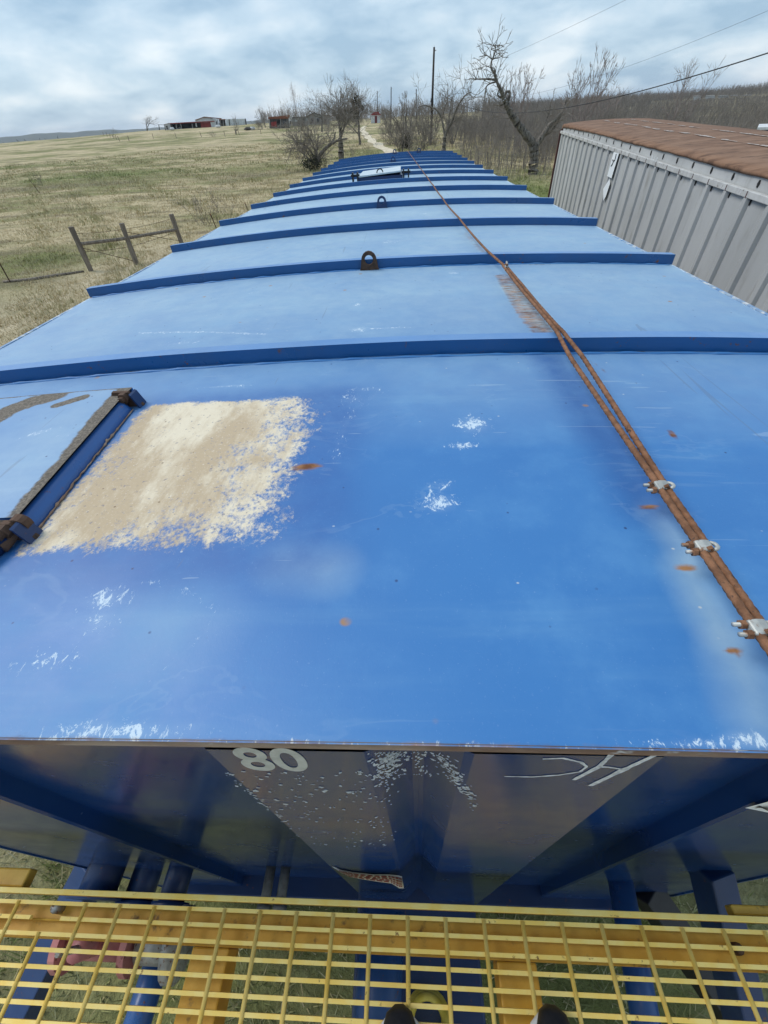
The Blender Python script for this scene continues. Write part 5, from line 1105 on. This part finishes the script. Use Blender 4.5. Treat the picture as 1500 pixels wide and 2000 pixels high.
for x0, x1 in ((258, 285), (330, 362), (505, 538)): slab(Bn, 'post', [cb(x0, 250), cb(x0+14, 250), cb(x1+4, 356), cb(x1-12, 356)], 0, .3, M_greywood)
slab(Bn, 'hanging_sheet', [cb(562, 236), cb(582, 236), cb(594, 300), cb(572, 294)], .4, .5, M_barnwhite); slab(Bn, 'red_wall', [cb(645, 232), cb(800, 222), cb(822, 322), cb(655, 330)], 0, .2, M_barnred)
slab(Bn, 'white_wall', [cb(795, 224), cb(865, 210), cb(890, 312), cb(822, 326)], -.1, 6, M_barnwhite); slab(Bn, 'hay', [cb(270, 330), cb(320, 300), cb(400, 356), cb(280, 360)], 1, 4, M_greywood)
Bg = bld('white_barn', 400, 248, 272, 'white gabled barn rising behind the open-fronted barn', 'barn')
slab(Bg, 'gable_wall', [cb(565, 190), cb(705, 145), cb(880, 180), cb(890, 260), cb(565, 260)], 0, 10, M_barnwhite, None, True); slab(Bg, 'roof_edge', [cb(558, 190), cb(700, 140), cb(705, 150), cb(562, 200)], -.5, 10.4, M_tin); slab(Bg, 'roof_edge', [cb(702, 140), cb(970, 165), cb(970, 176), cb(704, 151)], -.5, 10.4, M_tin)
slab(Bg, 'side_wall', [cb(868, 182), cb(920, 178), cb(930, 290), cb(885, 300)], -.2, 9.5, M_barnwhite); slab(Bg, 'window', [cb(885, 215), cb(900, 214), cb(904, 262), cb(888, 264)], -.3, -.21, M_glass)
Bs = bld('lean_to', 434, 247, 264, 'dark cluttered lean-to between the white barn and white trailer')
slab(Bs, 'roof', [cb(925, 180), cb(1030, 178), cb(1030, 190), cb(925, 192)], -.3, 5, M_tin); slab(Bs, 'wall', [cb(930, 192), cb(1025, 190), cb(1045, 300), cb(940, 300)], 3, 3.2, M_dark); 
for x in (945, 985, 1018): slab(Bs, 'post', [cb(x, 190), cb(x+10, 190), cb(x+22, 296), cb(x+8, 296)], 0, .2, M_greywood)
slab(Bs, 'scrap_pile', [cb(940, 300), cb(960, 240), cb(1010, 250), cb(1045, 300)], .5, 2, M_oldwood)
Bt = bld('white_trailer', 462, 247, 258, 'long white box trailer parked right of the barns', 'trailer')
slab(Bt, 'body', [cb(1030, 180), cb(1330, 172), cb(1345, 270), cb(1050, 285)], 0, 2.5, M_barnwhite); slab(Bt, 'end_frame', [cb(1328, 172), cb(1342, 172), cb(1358, 272), cb(1342, 274)], -.1, 2.6, M_dark); slab(Bt, 'corner_frame', [cb(1078, 180), cb(1090, 180), cb(1104, 280), cb(1090, 282)], -.1, -.005, M_oldwood); slab(Bt, 'skirt', [cb(1090, 270), cb(1340, 262), cb(1342, 285), cb(1094, 300)], .1, 2.2, M_dark)
Bw = bld('white_shed', 326, 254, 257, 'small white shed at the left end of the open barn')
slab(Bw, 'wall', [cb(80, 265), cb(165, 240), cb(195, 330), cb(100, 345)], 0, 3, M_barnwhite, None, True); slab(Bw, 'roof', [cb(76, 260), cb(163, 235), cb(166, 242), cb(80, 268)], -.2, 3.2, M_barnroof); slab(Bw, 'door', [cb(110, 285), cb(135, 280), cb(146, 335), cb(122, 338)], -.1, -.01, M_oldwood)
Bf = bld('gate_frame', 316, 255, 248, 'dark pole gateway frame left of the barns', 'gate')
for x in (-5, 85): slab(Bf, 'post', [cb(x, 265), cb(x+10, 265), cb(x+26, 350), cb(x+12, 350)], 0, .2, M_oldwood)
slab(Bf, 'crossbar', [cb(-8, 262), cb(92, 264), cb(92, 270), cb(-8, 268)], 0, .2, M_oldwood)
for k, (q, lab, mt) in enumerate((((1460, 400), 'white drum lying in the field by the fence', M_barnwhite), ((1390, 382), 'dark rusted scrap heap in the field by the white drum', M_oldwood), ((215, 362), 'white propane tank in front of the open barn', M_barnwhite), ((930, 335), 'white feed trough in front of the lean-to', M_barnwhite))):
    p = polar(*cb(*q), 190 if k < 2 else 240); o = build(['drum', 'scrap_heap', 'propane_tank', 'feed_trough'][k], MB().tube([p+np.array([-.9 if k % 2 == 0 else -1.4, 0, .35]), p+np.array([-.6, 0, .45]), p+np.array([.6, 0, .45]), p+np.array([.9, 0, .35])], [.15, .42, .42, .15], 10), mt, None, p, smooth=True); o.location = p; tag(o, lab, ['drum', 'scrap', 'tank', 'trough'][k])
cc = lambda x, y: (500+x*.12, 200+y*.12)
Bc = bld('cabin', 547, 249, 200, 'dark board cabin with rust-red tin roof and white gable end', 'cabin')
slab(Bc, 'roof', [cc(200, 238), cc(555, 208), cc(528, 262), cc(200, 272)], -.5, 3.5, M_tin); slab(Bc, 'wall', [cc(215, 268), cc(528, 258), cc(545, 420), cc(225, 420)], 0, 5, M_oldwood, None, True); slab(Bc, 'gable_end', [cc(526, 258), cc(556, 206), cc(582, 245), cc(575, 380), cc(545, 400)], -.05, 4.8, M_barnwhite)
slab(Bc, 'door', [cc(343, 290), cc(395, 288), cc(402, 415), cc(350, 415)], -.1, -.01, M_dark); slab(Bc, 'window', [cc(440, 285), cc(492, 282), cc(494, 345), cc(442, 350)], -.1, -.01, M_glass); slab(Bc, 'window', [cc(548, 298), cc(572, 300), cc(572, 350), cc(550, 352)], -.15, -.06, M_dark)
slab(Bc, 'red_cupboard', [cc(245, 320), cc(330, 308), cc(340, 400), cc(250, 405)], -.8, -.12, M_barnred)
for x in (215, 395, 500): slab(Bc, 'porch_post', [cc(x, 262), cc(x+9, 262), cc(x+14, 420), cc(x+3, 420)], -.45, -.3, M_greywood)
Bh = bld('grey_shed', 585, 248, 214, 'long low grey board shed right of the cabin')
slab(Bh, 'wall', [cc(585, 250), cc(840, 240), cc(850, 400), cc(590, 400)], 0, 5, M_greywood, None, True); slab(Bh, 'roof', [cc(575, 243), cc(845, 232), cc(845, 242), cc(578, 254)], -.3, 5.3, M_oldwood); slab(Bh, 'door', [cc(740, 262), cc(790, 260), cc(794, 390), cc(744, 392)], -.1, -.01, M_oldwood); slab(Bh, 'window', [cc(635, 265), cc(690, 263), cc(692, 310), cc(637, 312)], -.1, -.01, M_barnwhite)
Bo = bld('old_house', 615, 248, 230, 'old pale gabled house hidden behind the dark spreading tree', 'house')
slab(Bo, 'wall', [cc(830, 230), cc(945, 168), cc(1060, 210), cc(1200, 215), cc(1200, 400), cc(830, 400)], 0, 8, M_greywood, None, True); slab(Bo, 'roof', [cc(815, 232), cc(940, 160), cc(950, 170), cc(828, 244)], -.5, 8.4, M_oldwood); slab(Bo, 'roof', [cc(942, 160), cc(1070, 205), cc(1205, 208), cc(1205, 220), cc(1066, 218), cc(944, 172)], -.5, 8.4, M_oldwood)
for x in (900, 990, 1110): slab(Bo, 'window', [cc(x, 260), cc(x+40, 260), cc(x+40, 330), cc(x, 330)], -.1, -.01, M_glass)
cd = lambda x, y: (680+x*.12, 170+y*.12)
bw = gh(733, 242); rw = hypot(bw[0]-CW[0], bw[1]-CW[1]); Bx = bld('white_hut', 733, 242, 240, 'small white hut with red roof and dark red door at the track end')
slab(Bx, 'wall', [cd(375, 452), cd(522, 448), cd(522, 600), cd(368, 600)], 0, 2.6, M_barnwhite, None, True); slab(Bx, 'roof', [cd(366, 452), cd(430, 403), cd(492, 402), cd(534, 448), cd(534, 456), cd(366, 460)], -.25, 2.9, M_barnred); slab(Bx, 'door', [cd(432, 470), cd(472, 468), cd(472, 592), cd(432, 594)], -.08, -.005, M_door); slab(Bx, 'step', [cd(360, 592), cd(440, 596), cd(440, 625), cd(360, 622)], -1.0, -.1, M_greywood)
for k in range(7):                                                    # pale low houses under the wooded ridge
    px = 1362+k*24; Bk = bld('ridge_house', px, 194, 330+9*k, 'pale low house in the row at the foot of the wooded ridge', 'house'); Bk['o']['group'] = 'pale houses below the ridge'
    y0 = 188.5-k*.4; slab(Bk, 'wall', [(px-8, y0), (px+7+k % 3*3, y0-.6), (px+7+k % 3*3, y0+6), (px-8, y0+6)], 0, 5, M_barnwhite, None, True); slab(Bk, 'roof', [(px-9, y0), (px-6, y0-1.6), (px+6+k % 3*3, y0-2), (px+8+k % 3*3, y0-.8)], -.4, 5.4, M_barnroof)

# ------------------------------------------------------------------ air
hzm = bpy.data.materials.new('hazy_air'); hzm.use_nodes = True; ht = hzm.node_tree
ht.nodes.remove(ht.nodes['Principled BSDF']); pv = ht.nodes.new('ShaderNodeVolumePrincipled'); pv.inputs['Density'].default_value = .00013; pv.inputs['Color'].default_value = (.80, .88, 1, 1)
ht.links.new(pv.outputs[0], ht.nodes['Material Output'].inputs['Volume'])
hb_ = build('haze', MB().box((-5600, -5600, -66), (5600, 5600, 34)), hzm); tag(hb_, 'thin blue haze over the far hills', 'haze', kind='stuff')
